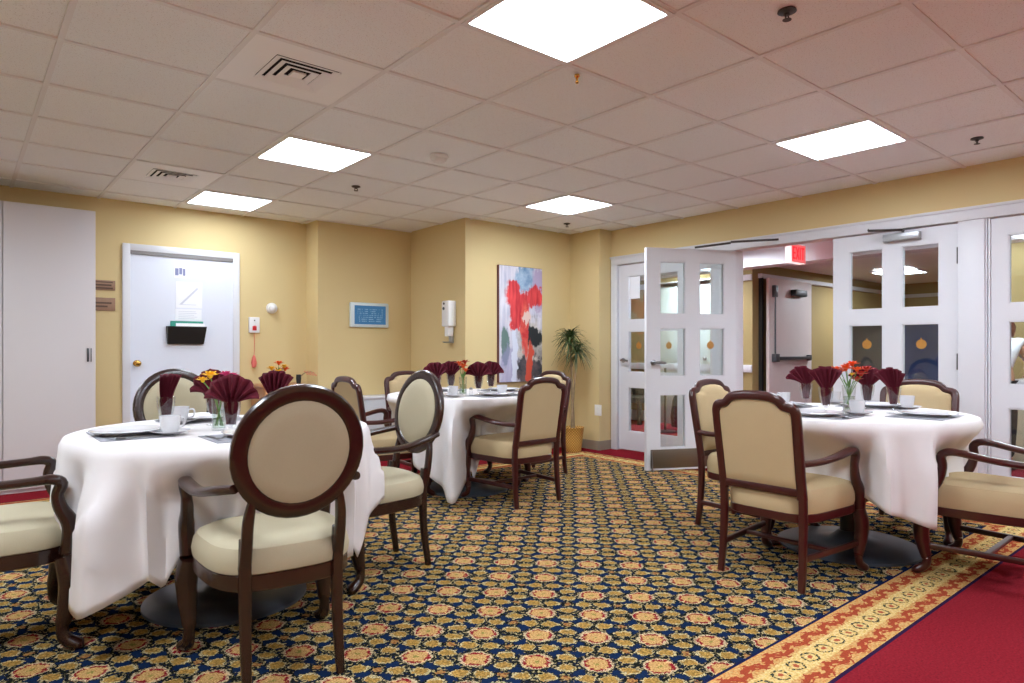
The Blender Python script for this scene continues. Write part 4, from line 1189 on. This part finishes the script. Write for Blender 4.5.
for k in range(30):
    a = rnd.uniform(0, 2 * PI); d = Vector((math.cos(a), math.sin(a), rnd.uniform(.1, .9))); s_ = Vector((-math.sin(a), math.cos(a), 0)) * .02; p = Vector((0, 0, .07)); ln = rnd.uniform(.08, .16)
    b.add([p, p + d * ln * .5 + s_, p + d * ln, p + d * ln * .5 - s_, p + d * ln * .5 + Vector((0, 0, -.004))], [(0, 1, 4), (1, 2, 4), (2, 3, 4), (3, 0, 4)])
b.build('foliage', M['stem'], hp)
cs = empty('coat_stand', (7.30, 5.50, 0), 0, 'black stand with side arm and hanging bag seen through the open glazed door', 'stand')
MB().lathe([(.16, 0), (.16, .015), (.03, .03)], 20).build('base', M['black'], cs)
b = MB(); b.sweep([(0, 0, .02), (0, 0, .86)], .014); b.sweep([(0, 0, .62), (-.10, .05, .62)], .010, ref=(0, 0, 1)); b.build('pole', M['black'], cs)
b = MB(); b.lathe([(.001, .06), (.07, .07), (.085, .2), (.06, .42), (.02, .52), (.001, .54)], 20, Matrix.Translation((.12, -.10, 0))); b.build('bag', M['black'], cs)
cp = empty('lobby_partition', (9.5, 0, 0), 0, 'dark half-height partition with bluish glass seen through the closed glazed door', 'partition')
MB().box(-.03, .03, 3.47, 4.2, 0, 1.50, .006).build('panel', M['charcoal'], cp)
MB().box(-.03, .03, 2.12, 3.47, 0, .45, .006).build('panel', M['charcoal'], cp)
MB().box(-.006, .006, 2.16, 3.47, .45, 1.47).build('glass_panel', M['darkglass'], cp, smooth=False)
b = MB(); b.box(-.04, .04, 2.1, 4.22, 1.50, 1.54, .005); b.box(-.03, .03, 2.10, 2.16, 0, 1.5); b.box(-.03, .03, 2.78, 2.82, .45, 1.5); b.box(-.03, .03, 3.43, 3.47, .45, 1.5)
b.build('partition_frame', M['black'], cp)

def skin_body(name, verts, edges, mt, parent, sub=2):
    me = bpy.data.meshes.new(name); me.from_pydata([v[:3] for v in verts], edges, [])
    o = bpy.data.objects.new(name, me); COL.objects.link(o); o.parent = parent
    me.materials.append(mt)
    md = o.modifiers.new('skin', 'SKIN')
    md.use_smooth_shade = True
    for i, v in enumerate(verts):
        sv = me.skin_vertices[0].data[i]; sv.radius = (v[3], v[4] if len(v) > 4 else v[3]); sv.use_root = (i == 0)
    s = o.modifiers.new('sub', 'SUBSURF'); s.levels = sub; s.render_levels = sub
    return o
# leaning over the counter (local +y is the way the person faces)
pe = empty('person', (7.53, 1.84, 0), -PI / 2, 'person in a white jacket and black trousers leaning over hallway counter', 'person')
bv = [(0, -.14, .86, .13, .11), (0, -.09, 1.0, .125, .10), (0, .03, 1.12, .14, .10), (0, .10, 1.18, .08, .07), (0, .15, 1.22, .045), (0, .19, 1.255, .05),
      (-.17, .08, 1.14, .055), (-.22, .14, .99, .042), (-.17, .24, .885, .032), (-.16, .31, .862, .024),
      (.17, .08, 1.14, .055), (.22, .14, .99, .042), (.17, .24, .885, .032), (.16, .31, .862, .024),
      (-.09, -.14, .78, .09), (-.095, -.06, .46, .06), (-.10, -.12, .09, .042), (-.10, -.02, .035, .035),
      (.09, -.14, .78, .09), (.095, -.07, .46, .06), (.10, -.14, .09, .042), (.10, -.04, .035, .035)]
be = [(0, 1), (1, 2), (2, 3), (3, 4), (4, 5), (2, 6), (6, 7), (7, 8), (8, 9), (2, 10), (10, 11), (11, 12), (12, 13), (0, 14), (14, 15), (15, 16), (16, 17), (0, 18), (18, 19), (19, 20), (20, 21)]
skin_body('body', bv, be, M['skin'], pe)
hd = MB(); hm = Matrix.Translation((0, .215, 1.275)) @ Matrix.Rotation(R(-35), 4, 'X')
hd.lathe([(.001, -.115), (.045, -.10), (.065, -.06), (.074, 0), (.072, .05), (.052, .088), (.001, .10)], 20, hm @ Matrix.Diagonal((1, 1.15, 1, 1)))
hd.lathe([(.001, .022), (.012, .012), (.014, 0)], 8, hm @ Matrix.Translation((0, .085, -.01)) @ Matrix.Rotation(-PI / 2, 4, 'X'))
for s in (-1, 1): hd.sphere(hm @ Vector((s * .076, 0, -.01)), .02, 6, (.4, .8, 1.2))
hd.build('head', M['skin'], pe)
hr = MB(); hr.lathe([(.062, -.09), (.078, -.05), (.084, 0), (.082, .055), (.060, .10), (.001, .112)], 20, hm @ Matrix.Translation((0, -.018, .006)) @ Matrix.Diagonal((1, 1.12, 1, 1)))
hr.build('hair', M['hair'], pe)
jv = [(0, -.145, .84, .155, .13), (0, -.10, 1.0, .14, .115), (0, .03, 1.12, .155, .115), (0, .10, 1.185, .085, .08), (-.17, .08, 1.14, .066), (-.22, .14, .99, .054), (-.18, .22, .905, .044), (.17, .08, 1.14, .066), (.22, .14, .99, .054), (.18, .22, .905, .044)]
skin_body('jacket', jv, [(0, 1), (1, 2), (2, 3), (2, 4), (4, 5), (5, 6), (2, 7), (7, 8), (8, 9)], M['coat'], pe)
tv = [(0, -.14, .80, .13, .11), (-.09, -.14, .74, .095), (-.095, -.06, .46, .075), (-.10, -.12, .10, .06), (.09, -.14, .74, .095), (.095, -.07, .46, .075), (.10, -.14, .10, .06)]
skin_body('trousers', tv, [(0, 1), (1, 2), (2, 3), (0, 4), (4, 5), (5, 6)], M['trouser'], pe)
for s in (-1, 1):
    f = MB()
    for k in range(4): f.sweep([(s * (.145 + k * .017), .31, .858), (s * (.143 + k * .018), .355, .852 - .004 * k), (s * (.143 + k * .018), .385 - .006 * k, .838)], [.008, .0075, .006], smooth=3, n=8)
    f.sweep([(s * .148, .29, .86), (s * .120, .325, .85), (s * .112, .35, .842)], [.010, .009, .007], smooth=3, n=8)
    f.build('fingers', M['skin'], pe)
    sh = MB().pillow([(s * .10 + .045 * math.cos(t), -.06 + .13 * math.sin(t)) for t in [2 * PI * k / 20 for k in range(20)]], [(.0, .001), (-.004, .02), (.004, .05), (.03, .075)], lambda u, v, w: (u, v, w))
    sh.build('shoe', M['shoe'], pe)

# ------------------------------------------------------------------ camera and world
cam = bpy.data.cameras.new('camera'); co = bpy.data.objects.new('camera', cam); COL.objects.link(co)
co.location = (0, 0, 1.11); co.rotation_euler = (PI / 2, 0, -.6976)
cam.sensor_width = 36; cam.lens = 662.14 / 1024 * 36; cam.shift_y = (349.42 - 341.5) / 1024
cam.clip_start = .05; cam.clip_end = 60
C.camera = co
w = bpy.data.worlds.new('world'); C.world = w; w.use_nodes = True
w.node_tree.nodes['Background'].inputs[0].default_value = (.75, .8, 1, 1); w.node_tree.nodes['Background'].inputs[1].default_value = .05
C.view_settings.view_transform = 'Standard'; C.view_settings.look = 'None'; C.view_settings.gamma = 1; C.view_settings.use_curve_mapping = False
C.view_settings.exposure = 0
C.cycles.use_denoising = True
C.cycles.max_bounces = 10; C.cycles.diffuse_bounces = 6; C.cycles.transparent_max_bounces = 24
C.cycles.sample_clamp_indirect = 6; C.cycles.caustics_reflective = False; C.cycles.caustics_refractive = False
